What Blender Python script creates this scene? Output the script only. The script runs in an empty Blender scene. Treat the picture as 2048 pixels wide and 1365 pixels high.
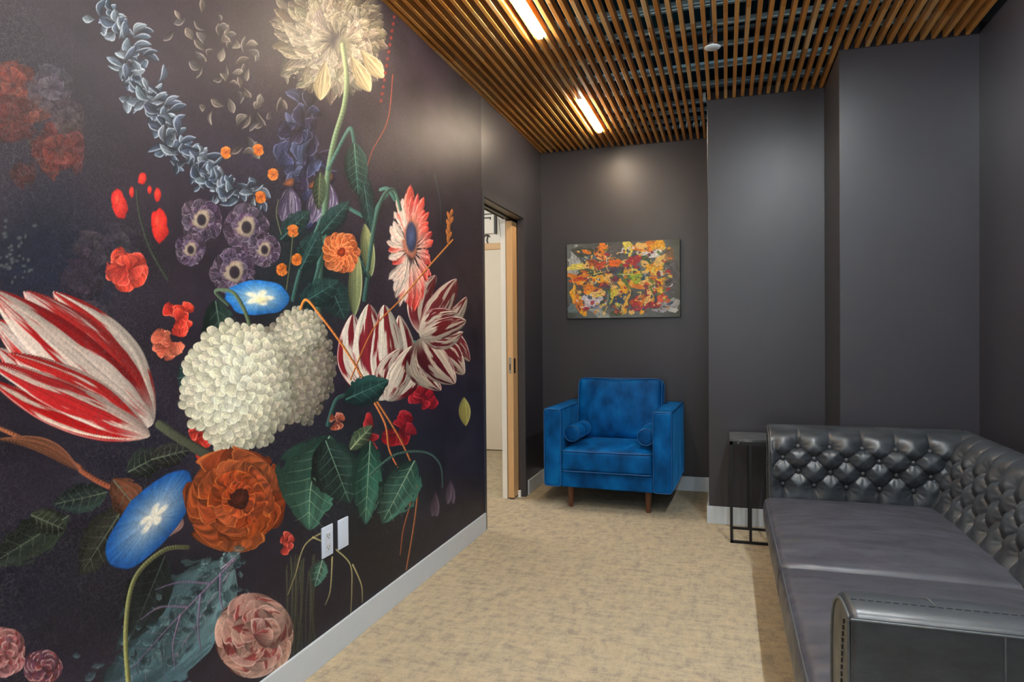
import bpy, bmesh, math, random
import numpy as np
from mathutils import Matrix, Vector

random.seed(7)
rng = np.random.default_rng(11)
SC = bpy.context.scene
COL = SC.collection

# ------------------------------------------------------------------ camera
F_PX, YAW, PITCH, ROLL = 1350.2, 0.3074, -0.0112, -0.0087
CX, CH = 1.4389, 1.2244
D, D1, D2 = 5.36, 4.489, 3.921          # recess wall, pier front, step wall
X1, X2, X3 = 1.3283, 2.0104, 2.6442     # pier left, pier right, right wall
H = 2.695                               # underside of the slats
YE, YD = 3.935, 4.83                    # door opening
YB = -1.7                               # wall behind the camera
WT = 2.75                               # top of the partitions
_f = Vector((-math.sin(YAW)*math.cos(PITCH), math.cos(YAW)*math.cos(PITCH), math.sin(PITCH)))
_r = Vector((math.cos(YAW), math.sin(YAW), 0)); _u = _r.cross(_f)
_R = _r*math.cos(ROLL)+_u*math.sin(ROLL); _U = -_r*math.sin(ROLL)+_u*math.cos(ROLL)
cam_d = bpy.data.cameras.new('camera'); cam = bpy.data.objects.new('camera', cam_d); COL.objects.link(cam)
cam_d.sensor_width = 36; cam_d.lens = F_PX*36/2048; cam_d.clip_start = .02
M = Matrix(((_R.x, _U.x, -_f.x, CX), (_R.y, _U.y, -_f.y, 0), (_R.z, _U.z, -_f.z, CH), (0, 0, 0, 1)))
cam.matrix_world = M
SC.camera = cam
SC.view_settings.view_transform = 'Standard'; SC.view_settings.look = 'None'
SC.view_settings.gamma = 1; SC.view_settings.exposure = 1.44
SC.view_settings.use_curve_mapping = False

# ------------------------------------------------------------------ world and large lights
w = bpy.data.worlds.new('world'); SC.world = w; w.use_nodes = True
w.node_tree.nodes['Background'].inputs[0].default_value = (.5, .6, .8, 1)
w.node_tree.nodes['Background'].inputs[1].default_value = 0.02

def area(name, loc, target, sx, sy, watts, col):
    l = bpy.data.lights.new(name, 'AREA'); l.shape = 'RECTANGLE'; l.size = sx; l.size_y = sy
    l.energy = watts; l.color = col
    o = bpy.data.objects.new(name, l); COL.objects.link(o); o.location = loc
    o.rotation_euler = (Vector(target)-Vector(loc)).to_track_quat('-Z', 'Y').to_euler()
    return o
area('rear_fill', (1.35, YB-.12, 1.55), (1.35, 3, 1.35), 1.7, 1.5, 14, (.86, .93, 1.0))  # added cool fill light behind the camera, outside the added window
area('hall_fill', (-1.25, 4.6, 2.6), (-1.0, 5.6, .6), 1.0, 1.0, 13, (1.0, .97, .90))  # added soft light high in the hall, brightens the view through the door
area('plenum_fill', (1.3, YB+.1, 2.86), (1.3, 4.0, 2.98), 2.6, .14, 26, (.55, .85, 1.0))  # added blue fill above the slats so rails and deck show

# ------------------------------------------------------------------ helpers
def link(o, parent=None):
    COL.objects.link(o)
    if parent is not None: o.parent = parent
    return o
def thing(name, label, cat, loc=(0, 0, 0), rz=0, group=None):
    o = bpy.data.objects.new(name, None); COL.objects.link(o)
    o.location = loc; o.rotation_euler = (0, 0, rz); o.empty_display_size = .1
    o['label'] = label; o['category'] = cat
    if group: o['group'] = group
    return o
def tag(o, label, cat, group=None):
    o['label'] = label; o['category'] = cat
    if group: o['group'] = group
    return o
def smooth(me, ang=None):
    me.polygons.foreach_set('use_smooth', [True]*len(me.polygons))
    if ang is not None:
        me.set_sharp_from_angle(angle=math.radians(ang))
def finish(name, me, mat, parent, world=False):
    if mat is not None: me.materials.append(mat)
    if world and parent is not None:
        me.transform(Matrix.Translation(-Vector(parent.location)))
    return link(bpy.data.objects.new(name, me), parent)
def pyd(name, verts, faces, mat, parent=None, world=True, sm=True, ang=None):
    me = bpy.data.meshes.new(name); me.from_pydata([tuple(map(float, v)) for v in verts], [], faces); me.update()
    if sm: smooth(me, ang)
    return finish(name, me, mat, parent, world)
class MB:
    def __init__(s): s.bm = bmesh.new()
    def box(s, x0, x1, y0, y1, z0, z1, bev=0, seg=2):
        r = bmesh.ops.create_cube(s.bm, size=1)
        vs = r['verts']
        for v in vs:
            v.co = ((x0+x1)/2+v.co.x*(x1-x0), (y0+y1)/2+v.co.y*(y1-y0), (z0+z1)/2+v.co.z*(z1-z0))
        if bev:
            es = list({e for v in vs for e in v.link_edges})
            bmesh.ops.bevel(s.bm, geom=es, offset=bev, segments=seg, profile=.6, affect='EDGES')
        return s
    def cyl(s, p0, p1, r0, r1=None, n=20, cap=True):
        p0 = Vector(p0); p1 = Vector(p1); r1 = r0 if r1 is None else r1
        d = p1-p0; q = d.to_track_quat('Z', 'Y').to_matrix().to_4x4()
        bmesh.ops.create_cone(s.bm, cap_ends=cap, segments=n, radius1=r0, radius2=r1, depth=d.length,
                              matrix=Matrix.Translation((p0+p1)/2) @ q)
        return s
    def sph(s, c, r, sc=(1, 1, 1), n=12):
        bmesh.ops.create_uvsphere(s.bm, u_segments=n, v_segments=max(6, n//2), radius=r,
                                  matrix=Matrix.Translation(c) @ Matrix.Diagonal((*sc, 1)))
        return s
    def lathe(s, prof, c=(0, 0, 0), n=28):
        rings = []
        for r, z in prof:
            rings.append([s.bm.verts.new((c[0]+r*math.cos(2*math.pi*k/n), c[1]+r*math.sin(2*math.pi*k/n), c[2]+z)) for k in range(n)])
        for a, b in zip(rings, rings[1:]):
            for k in range(n):
                s.bm.faces.new((a[k], a[(k+1) % n], b[(k+1) % n], b[k]))
        s.bm.faces.new(rings[0][::-1]); s.bm.faces.new(rings[-1])
        return s
    def build(s, name, mat, parent=None, world=False, sm=False, ang=40):
        bmesh.ops.recalc_face_normals(s.bm, faces=s.bm.faces)
        me = bpy.data.meshes.new(name); s.bm.to_mesh(me); s.bm.free()
        if sm: smooth(me, ang)
        return finish(name, me, mat, parent, world)
def tube_bm(bm, pts, r, n=8, closed=False):
    pts = [Vector(p) for p in pts]; N = len(pts); rings = []
    prev = None
    for i, p in enumerate(pts):
        a = pts[(i-1) % N] if (closed or i > 0) else p
        b = pts[(i+1) % N] if (closed or i < N-1) else p
        t = (b-a).normalized()
        if prev is None:
            up = Vector((0, 0, 1)) if abs(t.z) < .9 else Vector((1, 0, 0))
            nn = t.cross(up).normalized()
        else:
            nn = (prev-t*prev.dot(t)).normalized()
        prev = nn; bb = t.cross(nn)
        rings.append([bm.verts.new(p+(nn*math.cos(2*math.pi*k/n)+bb*math.sin(2*math.pi*k/n))*r) for k in range(n)])
    for i in range(N if closed else N-1):
        a = rings[i]; b = rings[(i+1) % N]
        for k in range(n):
            bm.faces.new((a[k], a[(k+1) % n], b[(k+1) % n], b[k]))
    if not closed:
        bm.faces.new(rings[0][::-1]); bm.faces.new(rings[-1])
def tube(name, paths, r, mat, parent=None, world=False, closed=False, n=8):
    bm = bmesh.new()
    for p in paths: tube_bm(bm, p, r, n, closed)
    bmesh.ops.recalc_face_normals(bm, faces=bm.faces)
    me = bpy.data.meshes.new(name); bm.to_mesh(me); bm.free(); smooth(me, 50)
    return finish(name, me, mat, parent, world)
def struct(o):
    o['kind'] = 'structure'; return o
def wbox(name, x0, x1, y0, y1, z0, z1, mat, bev=0):
    return struct(MB().box(x0, x1, y0, y1, z0, z1, bev).build(name, mat))

def soft_grid(sx, sy, sz, r, step, fn=None):
    """a box of size sx,sy,sz (centred) with edges rounded by r, as an even grid that fn may push about"""
    hx, hy, hz = sx/2, sy/2, sz/2
    def ticks(h):
        n = max(2, int(round((h-r)*2/step)))
        core = list(np.linspace(-(h-r), h-r, n+1))
        m = 5
        lo = [-h+r*t for t in np.linspace(0, 1, m)[:-1]]
        return np.array(lo+core+[-x for x in lo[::-1]])
    T = [ticks(hx), ticks(hy), ticks(hz)]
    verts = []; faces = []; idx = {}
    def vid(p):
        k = (round(p[0], 5), round(p[1], 5), round(p[2], 5))
        if k not in idx:
            idx[k] = len(verts); verts.append(p)
        return idx[k]
    hs = (hx, hy, hz)
    for ax in range(3):
        a, b = [(1, 2), (2, 0), (0, 1)][ax]
        for sgn in (-1, 1):
            for i in range(len(T[a])-1):
                for j in range(len(T[b])-1):
                    q = []
                    for (ii, jj) in ((i, j), (i+1, j), (i+1, j+1), (i, j+1)):
                        p = [0, 0, 0]; p[ax] = sgn*hs[ax]; p[a] = T[a][ii]; p[b] = T[b][jj]; q.append(vid(tuple(p)))
                    faces.append(q if sgn > 0 else q[::-1])
    V = np.array(verts); inner = np.clip(V, [-(hx-r), -(hy-r), -(hz-r)], [hx-r, hy-r, hz-r])
    d = V-inner; L = np.linalg.norm(d, axis=1, keepdims=True); L[L == 0] = 1
    N = d/L
    V = inner+N*r
    if fn is not None: V = fn(V, N)
    return V, faces
def soft(name, c, size, r, mat, parent, step=.03, fn=None, rot=None, world=False):
    V, Fc = soft_grid(*size, r, step, fn)
    if rot is not None: V = V @ np.array(rot).T
    return pyd(name, V+np.array(c), Fc, mat, parent, world=world)

# value noise ---------------------------------------------------------
def vnoise(x, y, seed=0):
    x = np.asarray(x, float); y = np.asarray(y, float)
    xi = np.floor(x).astype(np.int64); yi = np.floor(y).astype(np.int64)
    fx = x-xi; fy = y-yi; fx = fx*fx*(3-2*fx); fy = fy*fy*(3-2*fy)
    def h(a, b):
        n = (a*374761393+b*668265263+seed*974634777) & 0xffffffff
        n = ((n ^ (n >> 13))*1274126177) & 0xffffffff
        return ((n ^ (n >> 16)) & 0xffff)/65535.
    return (h(xi, yi)*(1-fx)+h(xi+1, yi)*fx)*(1-fy)+(h(xi, yi+1)*(1-fx)+h(xi+1, yi+1)*fx)*fy
def fbm(x, y, seed=0, o=4):
    t = 0; a = .5
    for k in range(o):
        t = t+a*vnoise(x*2**k, y*2**k, seed+k*17); a *= .5
    return t/(1-.5**o)
def lin(c):
    c = np.asarray(c, float)/255.
    return np.where(c <= .04045, c/12.92, ((c+.055)/1.055)**2.4)

# ------------------------------------------------------------------ materials
def new_mat(name):
    m = bpy.data.materials.new(name); m.use_nodes = True
    nt = m.node_tree; b = nt.nodes['Principled BSDF']
    return m, nt, b
def N_(nt, t, **kw):
    n = nt.nodes.new(t)
    for k, v in kw.items(): setattr(n, k, v)
    return n
def ramp(nt, fac, stops):
    r = N_(nt, 'ShaderNodeValToRGB'); e = r.color_ramp.elements
    while len(e) > 1: e.remove(e[-1])
    e[0].position = stops[0][0]; e[0].color = (*stops[0][1], 1)
    for p, c in stops[1:]:
        q = e.new(p); q.color = (*c, 1)
    nt.links.new(fac, r.inputs[0]); return r
def coords(nt, scale=(1, 1, 1), kind='Object'):
    tc = N_(nt, 'ShaderNodeTexCoord'); mp = N_(nt, 'ShaderNodeMapping'); mp.inputs['Scale'].default_value = scale
    nt.links.new(tc.outputs[kind], mp.inputs[0]); return mp.outputs[0]
def noise(nt, vec, scale, detail=4, rough=.55):
    n = N_(nt, 'ShaderNodeTexNoise'); n.inputs['Scale'].default_value = scale; n.inputs['Detail'].default_value = detail
    n.inputs['Roughness'].default_value = rough
    if vec is not None: nt.links.new(vec, n.inputs['Vector'])
    return n
def bump(nt, b, h, strength, dist=.01, prev=None):
    bp = N_(nt, 'ShaderNodeBump'); bp.inputs['Strength'].default_value = strength; bp.inputs['Distance'].default_value = dist
    nt.links.new(h, bp.inputs['Height'])
    if prev is not None: nt.links.new(prev.outputs[0], bp.inputs['Normal'])
    nt.links.new(bp.outputs[0], b.inputs['Normal']); return bp
def L3(r, g, b): return tuple(float(v) for v in lin((r, g, b)))
def simple(name, col, rough=.5, metal=0, spec=.5, var=0, vs=8, bumps=None, coat=0):
    m, nt, b = new_mat(name)
    b.inputs['Roughness'].default_value = rough; b.inputs['Metallic'].default_value = metal
    b.inputs['Specular IOR Level'].default_value = spec; b.inputs['Coat Weight'].default_value = coat
    v = coords(nt)
    n = noise(nt, v, vs)
    lo = tuple(c*(1-var) for c in col); hi = tuple(min(1, c*(1+var)) for c in col)
    r = ramp(nt, n.outputs['Fac'], [(.3, lo), (.7, hi)]); nt.links.new(r.outputs[0], b.inputs['Base Color'])
    if bumps:
        n2 = noise(nt, v, bumps[0], 3); bump(nt, b, n2.outputs['Fac'], bumps[1], bumps[2] if len(bumps) > 2 else .002)
    return m

MAT = {}
MAT['paint'] = simple('charcoal_paint', L3(53, 50, 55), .37, spec=.5, var=.04, vs=3, bumps=(220, .12, .001))
MAT['frame_paint'] = simple('door_frame_paint', L3(60, 58, 62), .38, var=.03)
MAT['white'] = simple('baseboard_white', L3(198, 204, 210), .4, var=.02)
MAT['plate'] = simple('wall_plate_plastic', L3(205, 215, 232), .3, var=.01)
MAT['hall'] = simple('hall_paint', L3(226, 216, 200), .6, var=.02)
MAT['hallwhite'] = simple('hall_white', L3(238, 234, 226), .6, var=.02)
MAT['dark'] = simple('dark_slot', (.008, .008, .009), .5)
MAT['black_metal'] = simple('black_metal', (.012, .012, .013), .42, metal=.3, var=.1, vs=40)
MAT['chrome'] = simple('brushed_nickel', (.55, .55, .56), .28, metal=1)
MAT['galv'] = simple('galvanised_steel', (.62, .76, .80), .4, metal=.1, var=.25, vs=14)
MAT['deck'] = simple('roof_deck_blue', (.012, .10, .165), .85, spec=.2, var=.4, vs=4)
MAT['plenum'] = simple('plenum_dark', (.006, .012, .018), .7, var=.3, vs=2)
MAT['sprinkler'] = simple('sprinkler_white', (.78, .86, .95), .5)

def mat_wood(name, c0, c1, c2, axis='Y', rough=.45, joints=False):
    m, nt, b = new_mat(name); b.inputs['Roughness'].default_value = rough
    sc = {'Y': (28, 1.2, 28), 'Z': (28, 28, 1.2), 'X': (1.2, 28, 28)}[axis]
    v = coords(nt, sc); n = noise(nt, v, 1.0, 6, .62)
    r = ramp(nt, n.outputs['Fac'], [(.25, c0), (.5, c1), (.75, c2)])
    out = r.outputs[0]
    if joints:
        # finger-jointed lengths: each stretch of each slat a little paler or redder
        g = N_(nt, 'ShaderNodeNewGeometry'); sep = N_(nt, 'ShaderNodeSeparateXYZ'); nt.links.new(g.outputs['Position'], sep.inputs[0])
        sx = N_(nt, 'ShaderNodeMath', operation='MULTIPLY'); sx.inputs[1].default_value = 20; nt.links.new(sep.outputs[0], sx.inputs[0])
        ax = N_(nt, 'ShaderNodeMath', operation='ADD'); ax.inputs[1].default_value = .14; nt.links.new(sx.outputs[0], ax.inputs[0])
        fx = N_(nt, 'ShaderNodeMath', operation='ROUND'); nt.links.new(ax.outputs[0], fx.inputs[0])
        wn0 = N_(nt, 'ShaderNodeTexWhiteNoise', noise_dimensions='1D'); nt.links.new(fx.outputs[0], wn0.inputs['W'])
        yy = N_(nt, 'ShaderNodeMath', operation='MULTIPLY'); yy.inputs[1].default_value = 2.9; nt.links.new(sep.outputs[1], yy.inputs[0])
        y2 = N_(nt, 'ShaderNodeMath', operation='ADD'); nt.links.new(yy.outputs[0], y2.inputs[0]); nt.links.new(wn0.outputs[0], y2.inputs[1])
        fy = N_(nt, 'ShaderNodeMath', operation='FLOOR'); nt.links.new(y2.outputs[0], fy.inputs[0])
        cb = N_(nt, 'ShaderNodeCombineXYZ'); nt.links.new(fx.outputs[0], cb.inputs[0]); nt.links.new(fy.outputs[0], cb.inputs[1])
        wn = N_(nt, 'ShaderNodeTexWhiteNoise', noise_dimensions='2D'); nt.links.new(cb.outputs[0], wn.inputs['Vector'])
        rr = ramp(nt, wn.outputs['Value'], [(0, (.7, .62, .5)), (.45, (.95, .9, .82)), (.7, (1, 1, 1)), (.88, (1.0, 1.15, 1.6)), (1, (1.05, 1.4, 2.6))])
        mx = N_(nt, 'ShaderNodeMix', data_type='RGBA', blend_type='MULTIPLY'); mx.inputs[0].default_value = 1
        nt.links.new(out, mx.inputs[6]); nt.links.new(rr.outputs[0], mx.inputs[7]); out = mx.outputs[2]
    nt.links.new(out, b.inputs['Base Color'])
    bump(nt, b, n.outputs['Fac'], .15, .001)
    return m
MAT['slat'] = mat_wood('slat_wood', (.66, .29, .06), (.82, .40, .095), (.90, .52, .18), 'Y', .42, True)
MAT['oak'] = mat_wood('oak_edge', (.55, .31, .13), (.66, .39, .18), (.74, .47, .24), 'Z', .5)
MAT['oakx'] = mat_wood('oak_rail', (.55, .33, .15), (.66, .42, .21), (.72, .48, .26), 'X', .5)
MAT['walnut'] = mat_wood('walnut_leg', (.07, .022, .010), (.13, .045, .020), (.2, .075, .035), 'Z', .35)

def mat_carpet():
    m, nt, b = new_mat('beige_carpet'); b.inputs['Roughness'].default_value = .95; b.inputs['Specular IOR Level'].default_value = .1
    v = coords(nt)
    vs = coords(nt, (1, .38, 1)); vs2 = coords(nt, (.35, 1, 1))
    a = noise(nt, vs, 26, 6, .8); a2 = noise(nt, vs2, 30, 6, .8); f = noise(nt, v, 170, 3, .8); g = noise(nt, v, 2.2, 2)
    mx = N_(nt, 'ShaderNodeMath', operation='ADD'); nt.links.new(a.outputs['Fac'], mx.inputs[0]); nt.links.new(a2.outputs['Fac'], mx.inputs[1])
    m2 = N_(nt, 'ShaderNodeMath', operation='MULTIPLY_ADD'); m2.inputs[1].default_value = .42; nt.links.new(mx.outputs[0], m2.inputs[0])
    m3 = N_(nt, 'ShaderNodeMath', operation='MULTIPLY'); m3.inputs[1].default_value = .26; nt.links.new(f.outputs['Fac'], m3.inputs[0])
    nt.links.new(m3.outputs[0], m2.inputs[2])
    r = ramp(nt, m2.outputs[0], [(.40, L3(142, 130, 121)), (.48, L3(162, 149, 134)), (.55, L3(186, 171, 145)), (.68, L3(206, 190, 160))])
    nt.links.new(r.outputs[0], b.inputs['Base Color'])
    b1 = bump(nt, b, f.outputs['Fac'], .8, .006)
    bump(nt, b, a.outputs['Fac'], .35, .006, b1)
    return m
MAT['carpet'] = mat_carpet()

def mat_velvet():
    m, nt, b = new_mat('blue_velvet'); b.inputs['Roughness'].default_value = .55
    b.inputs['Specular IOR Level'].default_value = .1
    b.inputs['Sheen Weight'].default_value = .55; b.inputs['Sheen Roughness'].default_value = .28
    b.inputs['Sheen Tint'].default_value = (.05, .42, 1, 1)
    v = coords(nt, (1, 1, .6)); n = noise(nt, v, 9, 3, .5); n2 = noise(nt, v, 300, 2)
    r = ramp(nt, n.outputs['Fac'], [(.3, (.0003, .036, .135)), (.52, (.0006, .082, .275)), (.78, (.002, .155, .46))])
    nt.links.new(r.outputs[0], b.inputs['Base Color'])
    b1 = bump(nt, b, n.outputs['Fac'], .12, .01); bump(nt, b, n2.outputs['Fac'], .12, .001, b1)
    return m
MAT['velvet'] = mat_velvet()
MAT['velvet_pipe'] = simple('velvet_piping', (.002, .075, .24), .5, var=.2)

def mat_leather(name, c0, c1, c2, rough=.36):
    m, nt, b = new_mat(name); b.inputs['Specular IOR Level'].default_value = .55
    v = coords(nt, (.45, 1, 1)); n = noise(nt, v, 11, 6, .68); n2 = noise(nt, coords(nt), 260, 3); n3 = noise(nt, coords(nt), 2.1, 3)
    r = ramp(nt, n.outputs['Fac'], [(.3, c0), (.5, c1), (.72, c2)])
    nt.links.new(r.outputs[0], b.inputs['Base Color'])
    rr = ramp(nt, n.outputs['Fac'], [(.3, (rough+.12,)*3), (.7, (rough-.06,)*3)]); nt.links.new(rr.outputs[0], b.inputs['Roughness'])
    b1 = bump(nt, b, n2.outputs['Fac'], .14, .0015); bump(nt, b, n.outputs['Fac'], .12, .006, b1)
    return m
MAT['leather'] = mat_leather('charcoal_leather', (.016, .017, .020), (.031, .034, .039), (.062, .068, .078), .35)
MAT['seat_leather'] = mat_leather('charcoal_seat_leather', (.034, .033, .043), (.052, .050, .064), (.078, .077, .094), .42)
MAT['seam'] = simple('leather_welt', (.07, .075, .08), .4, var=.2, vs=60)
MAT['stitch'] = simple('black_stitching', (.008, .008, .009), .6)

def mat_marble():
    m, nt, b = new_mat('dark_marble'); b.inputs['Roughness'].default_value = .28
    v = coords(nt, (1, 6, 1)); n = noise(nt, v, 16, 7, .7)
    r = ramp(nt, n.outputs['Fac'], [(.35, (.03, .03, .034)), (.5, (.07, .07, .076)), (.62, (.16, .16, .17))])
    nt.links.new(r.outputs[0], b.inputs['Base Color']); return m
MAT['marble'] = mat_marble()

def mat_led(nm='led_diffuser', col=(1.0, .82, .58), power=None):
    m, nt, b = new_mat(nm); nt.nodes.remove(b)
    e = N_(nt, 'ShaderNodeEmission'); e.inputs[0].default_value = (*col, 1); e.inputs[1].default_value = power or LED
    nt.links.new(e.outputs[0], nt.nodes['Material Output'].inputs[0]); return m
LED = 72.0
MAT['led'] = mat_led(col=(1.0, .84, .63)); MAT['led_cool'] = mat_led('led_diffuser_cool', (.82, .93, 1.0), 210.0)

def mat_paintattr(name, rough, crackle=False, impasto=False):
    m, nt, b = new_mat(name); b.inputs['Roughness'].default_value = rough
    at = N_(nt, 'ShaderNodeAttribute'); at.attribute_name = 'Col'
    v = coords(nt); out = at.outputs['Color']
    if crackle:
        dn = noise(nt, v, 26, 3); mxv = N_(nt, 'ShaderNodeMix', data_type='RGBA', blend_type='LINEAR_LIGHT'); mxv.inputs[0].default_value = .025
        nt.links.new(v, mxv.inputs[6]); nt.links.new(dn.outputs['Color'], mxv.inputs[7])
        vo = N_(nt, 'ShaderNodeTexVoronoi', feature='DISTANCE_TO_EDGE'); vo.inputs['Scale'].default_value = 75
        nt.links.new(mxv.outputs[2], vo.inputs['Vector'])
        r = ramp(nt, vo.outputs['Distance'], [(0, (1, 1, 1)), (.035, (.35, .35, .35)), (.075, (0, 0, 0))])
        big = noise(nt, v, 1.7, 3); rb = ramp(nt, big.outputs['Fac'], [(.40, (.03, .03, .03)), (.6, (.30, .30, .30))])
        ml = N_(nt, 'ShaderNodeMath', operation='MULTIPLY'); nt.links.new(r.outputs[0], ml.inputs[0]); nt.links.new(rb.outputs[0], ml.inputs[1])
        mx = N_(nt, 'ShaderNodeMix', data_type='RGBA'); nt.links.new(ml.outputs[0], mx.inputs[0]); nt.links.new(out, mx.inputs[6])
        mx.inputs[7].default_value = (.12, .115, .12, 1); out = mx.outputs[2]
        cl = noise(nt, v, 420, 2); rc = ramp(nt, cl.outputs['Fac'], [(.35, (.82, .82, .82)), (.65, (1.12, 1.12, 1.12))])
        m2 = N_(nt, 'ShaderNodeMix', data_type='RGBA', blend_type='MULTIPLY'); m2.inputs[0].default_value = .8
        nt.links.new(out, m2.inputs[6]); nt.links.new(rc.outputs[0], m2.inputs[7]); out = m2.outputs[2]
        bump(nt, b, cl.outputs['Fac'], .15, .001)
    if impasto:
        n = noise(nt, v, 60, 4, .7); bump(nt, b, n.outputs['Fac'], .6, .004)
    nt.links.new(out, b.inputs['Base Color']); return m
MAT['mural'] = mat_paintattr('printed_mural', .46, crackle=True)
MAT['mural'].node_tree.nodes['Principled BSDF'].inputs['Specular IOR Level'].default_value = .24
MAT['abstract'] = mat_paintattr('oil_paint', .45, impasto=True)

# ------------------------------------------------------------------ the room shell
struct(MB().box(-3.2, X3+.15, YB-.15, 7.4, -.1, 0).build('floor', MAT['carpet']))
# left wall around the door opening, back wall, pier, step, right wall, wall behind the viewer
TH = .13
m = MB(); m.box(-TH, 0, YB-.15, YE, 0, WT); m.box(-TH, 0, YE, YD+.04, 2.130, WT)
m.box(-.035, 0, YD+.04, D+.12, 0, WT); m.box(-TH, -.112, YD+.04, D+.12, 0, WT)
struct(m.build('wall_left', MAT['paint']))
wbox('wall_back', 0, X1+.1, D, D+.12, 0, WT, MAT['paint'])
m = MB(); m.box(X1, X2+.1, D1, D+.12, 0, WT, .003, 1); struct(m.build('wall_pier', MAT['paint']))
wbox('wall_step', X2, X3+.12, D2, D+.12, 0, WT, MAT['paint'], .003)
wbox('wall_right', X3, X3+.12, YB-.15, D2, 0, WT+.6, MAT['paint'])
m = MB()
m.box(-TH, .5, YB-.15, YB, 0, WT); m.box(2.2, X3, YB-.15, YB, 0, WT); m.box(.5, 2.2, YB-.15, YB, 0, .8); m.box(.5, 2.2, YB-.15, YB, 2.3, WT)
struct(m.build('wall_front', MAT['paint']))
m = MB()
for a in (.5, 1.33, 2.15): m.box(a, a+.05, YB-.1, YB-.04, .8, 2.3)
m.box(.5, 2.2, YB-.1, YB-.04, .8, .85); m.box(.5, 2.2, YB-.1, YB-.04, 2.25, 2.3)
struct(m.build('added_window_frame', MAT['black_metal']))  # window frame added behind the viewer to carry the fill light

# baseboards, each run its own
BH, BT = .110, .012
def base(name, x0, x1, y0, y1): return wbox(name, x0, x1, y0, y1, 0, BH, MAT['white'], .002)
base('baseboard_left', 0, BT, YB, YE+.002)
base('baseboard_left_far', 0, BT, YD+.065, D)
base('baseboard_back', BT, X1-BT, D-BT, D)
base('baseboard_pier_side', X1-BT, X1, D1-BT, D)
base('baseboard_pier', X1, X2-BT, D1-BT, D1)
base('baseboard_step_side', X2-BT, X2, D2-BT, D1)
base('baseboard_step', X2, X3-BT, D2-BT, D2)
base('baseboard_right', X3-BT, X3, YB, D2)

# ------------------------------------------------------------------ plenum above the slats
m = MB()
yy = YB
m.box(-.6, 3.3, YB-.2, 7.2, 3.36, 3.42)
x = -.55
while x < 3.2:
    m.box(x, x+.055, YB-.2, 7.2, 3.30, 3.36); x += .15
struct(m.build('ceiling', MAT['deck']))
m = MB(); m.box(-.6, 3.3, 7.0, 7.05, 2.75, 3.36); m.box(-.65, -.6, YB-.2, 7.05, 2.75, 3.36); m.box(3.3, 3.35, YB-.2, 7.05, 2.75, 3.36)
m.box(-.6, 3.3, YB-.25, YB-.2, 2.75, 3.36); m.box(-.6, 0, YB-.2, 7.0, 2.745, 2.76); m.box(X1+.08, 3.3, D1+.2, 7.0, 2.70, 2.745)
struct(m.build('ceiling_plenum_sides', MAT['plenum']))
ys_ = [1.6, 1.95, 2.3, 2.65, 3.0, 3.35, 3.68, 3.96, 4.26, 4.60, 4.90, 5.25, 5.45, 5.66, 5.87]
ORD = ['first', 'second', 'third', 'fourth', 'fifth', 'sixth', 'seventh', 'eighth', 'ninth', 'tenth', 'eleventh', 'twelfth', 'thirteenth', 'fourteenth', 'fifteenth']
for k, y in enumerate(ys_):
    o = MB().box(-.5, 3.2, y-.014, y+.014, 2.935, 2.965, .004, 1)
    if k % 3 == 1: o.box(-.5, 3.2, y+.10, y+.125, 3.10, 3.14)
    tag(o.build('steel_ceiling_rail', MAT['galv'], sm=False), 'grey steel rail above the slats, %s counted from the far end of the room' % ORD[len(ys_)-1-k], 'ceiling rail', 'steel rails above the slat ceiling')
# dark conduit running lengthwise
tag(tube('ceiling_conduit', [[(1.12, -1.5, 2.86), (1.12, 6.6, 2.86)]], .011, MAT['galv'], n=10),
    'thin steel conduit running lengthwise above the wooden slats', 'conduit')

# ------------------------------------------------------------------ slatted ceiling
slats = thing('slatted_ceiling_panel', 'slatted ceiling of narrow orange-brown wooden battens with open gaps', 'ceiling panel', (0, 0, H))
SW, SHT = .0195, .045
k = 0
while .043+.05*k-.05 < X3-.012:
    x = .043+.05*k-.05
    if x-SW/2 < .001: x = .001+SW/2
    xe = x+SW/2
    yend = D-.006 if xe < X1-.004 else (D1-.006 if xe < X2-.004 else D2-.006)
    MB().box(x-SW/2, x+SW/2, YB+.01, yend, 0, SHT, .0012, 1).build('slat', MAT['slat'], slats)
    k += 1
for y in (-1.2, -.4, .4, 1.2, 2.0, 2.8, 3.6, 4.4, 5.2):
    xe = X3-.01 if y < D2 else (X2-.01 if y < D1 else X1-.01)
    MB().box(.002, xe, y-.012, y+.012, SHT, SHT+.018).build('cross_bar', MAT['dark'], slats)
m = MB()
for k in range(26):
    x = .068+.05*k
    m.box(x-.003, x+.003, 5.17, 5.176, SHT-.004, SHT+.03+.012*((k*7) % 5)/5)
m.build('clip_row', MAT['galv'], slats)
MB().box(X1-.024, X1-.006, D1-.012, D1-.004, .0, .052).build('end_bracket', MAT['sprinkler'], slats)['label'] = 'pale end bracket at the pier corner'

# linear lights set between the slats
LX = .568
def lamp(y0, y1, label, LX=LX, dm='led'):
    t = thing('linear_ceiling_light', label, 'ceiling light', (LX, (y0+y1)/2, H), 0, 'linear lights in the slat ceiling')
    h = (y1-y0)/2
    m = MB(); m.box(-.0150, .0150, -h, h, .010, .055); m.box(-.0150, -.0132, -h, h, -.001, .010); m.box(.0132, .0150, -h, h, -.001, .010)
    m.box(-.015, .015, -h-.004, -h, -.002, .05); m.box(-.015, .015, h, h+.004, -.002, .05)
    m.build('housing', MAT['sprinkler'], t)
    MB().box(-.0132, .0132, -h+.001, h-.001, -.014, .010, .004, 2).build('diffuser', MAT[dm], t)
    return t
lamp(4.20, 4.90, 'lit linear light in the slats nearest the back wall')
lamp(2.55, 3.25, 'lit linear light in the slats, cut by the top edge of the photo')
lamp(.90, 1.60, 'lit linear light in the slats above the sofa near end, outside the photo')
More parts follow.
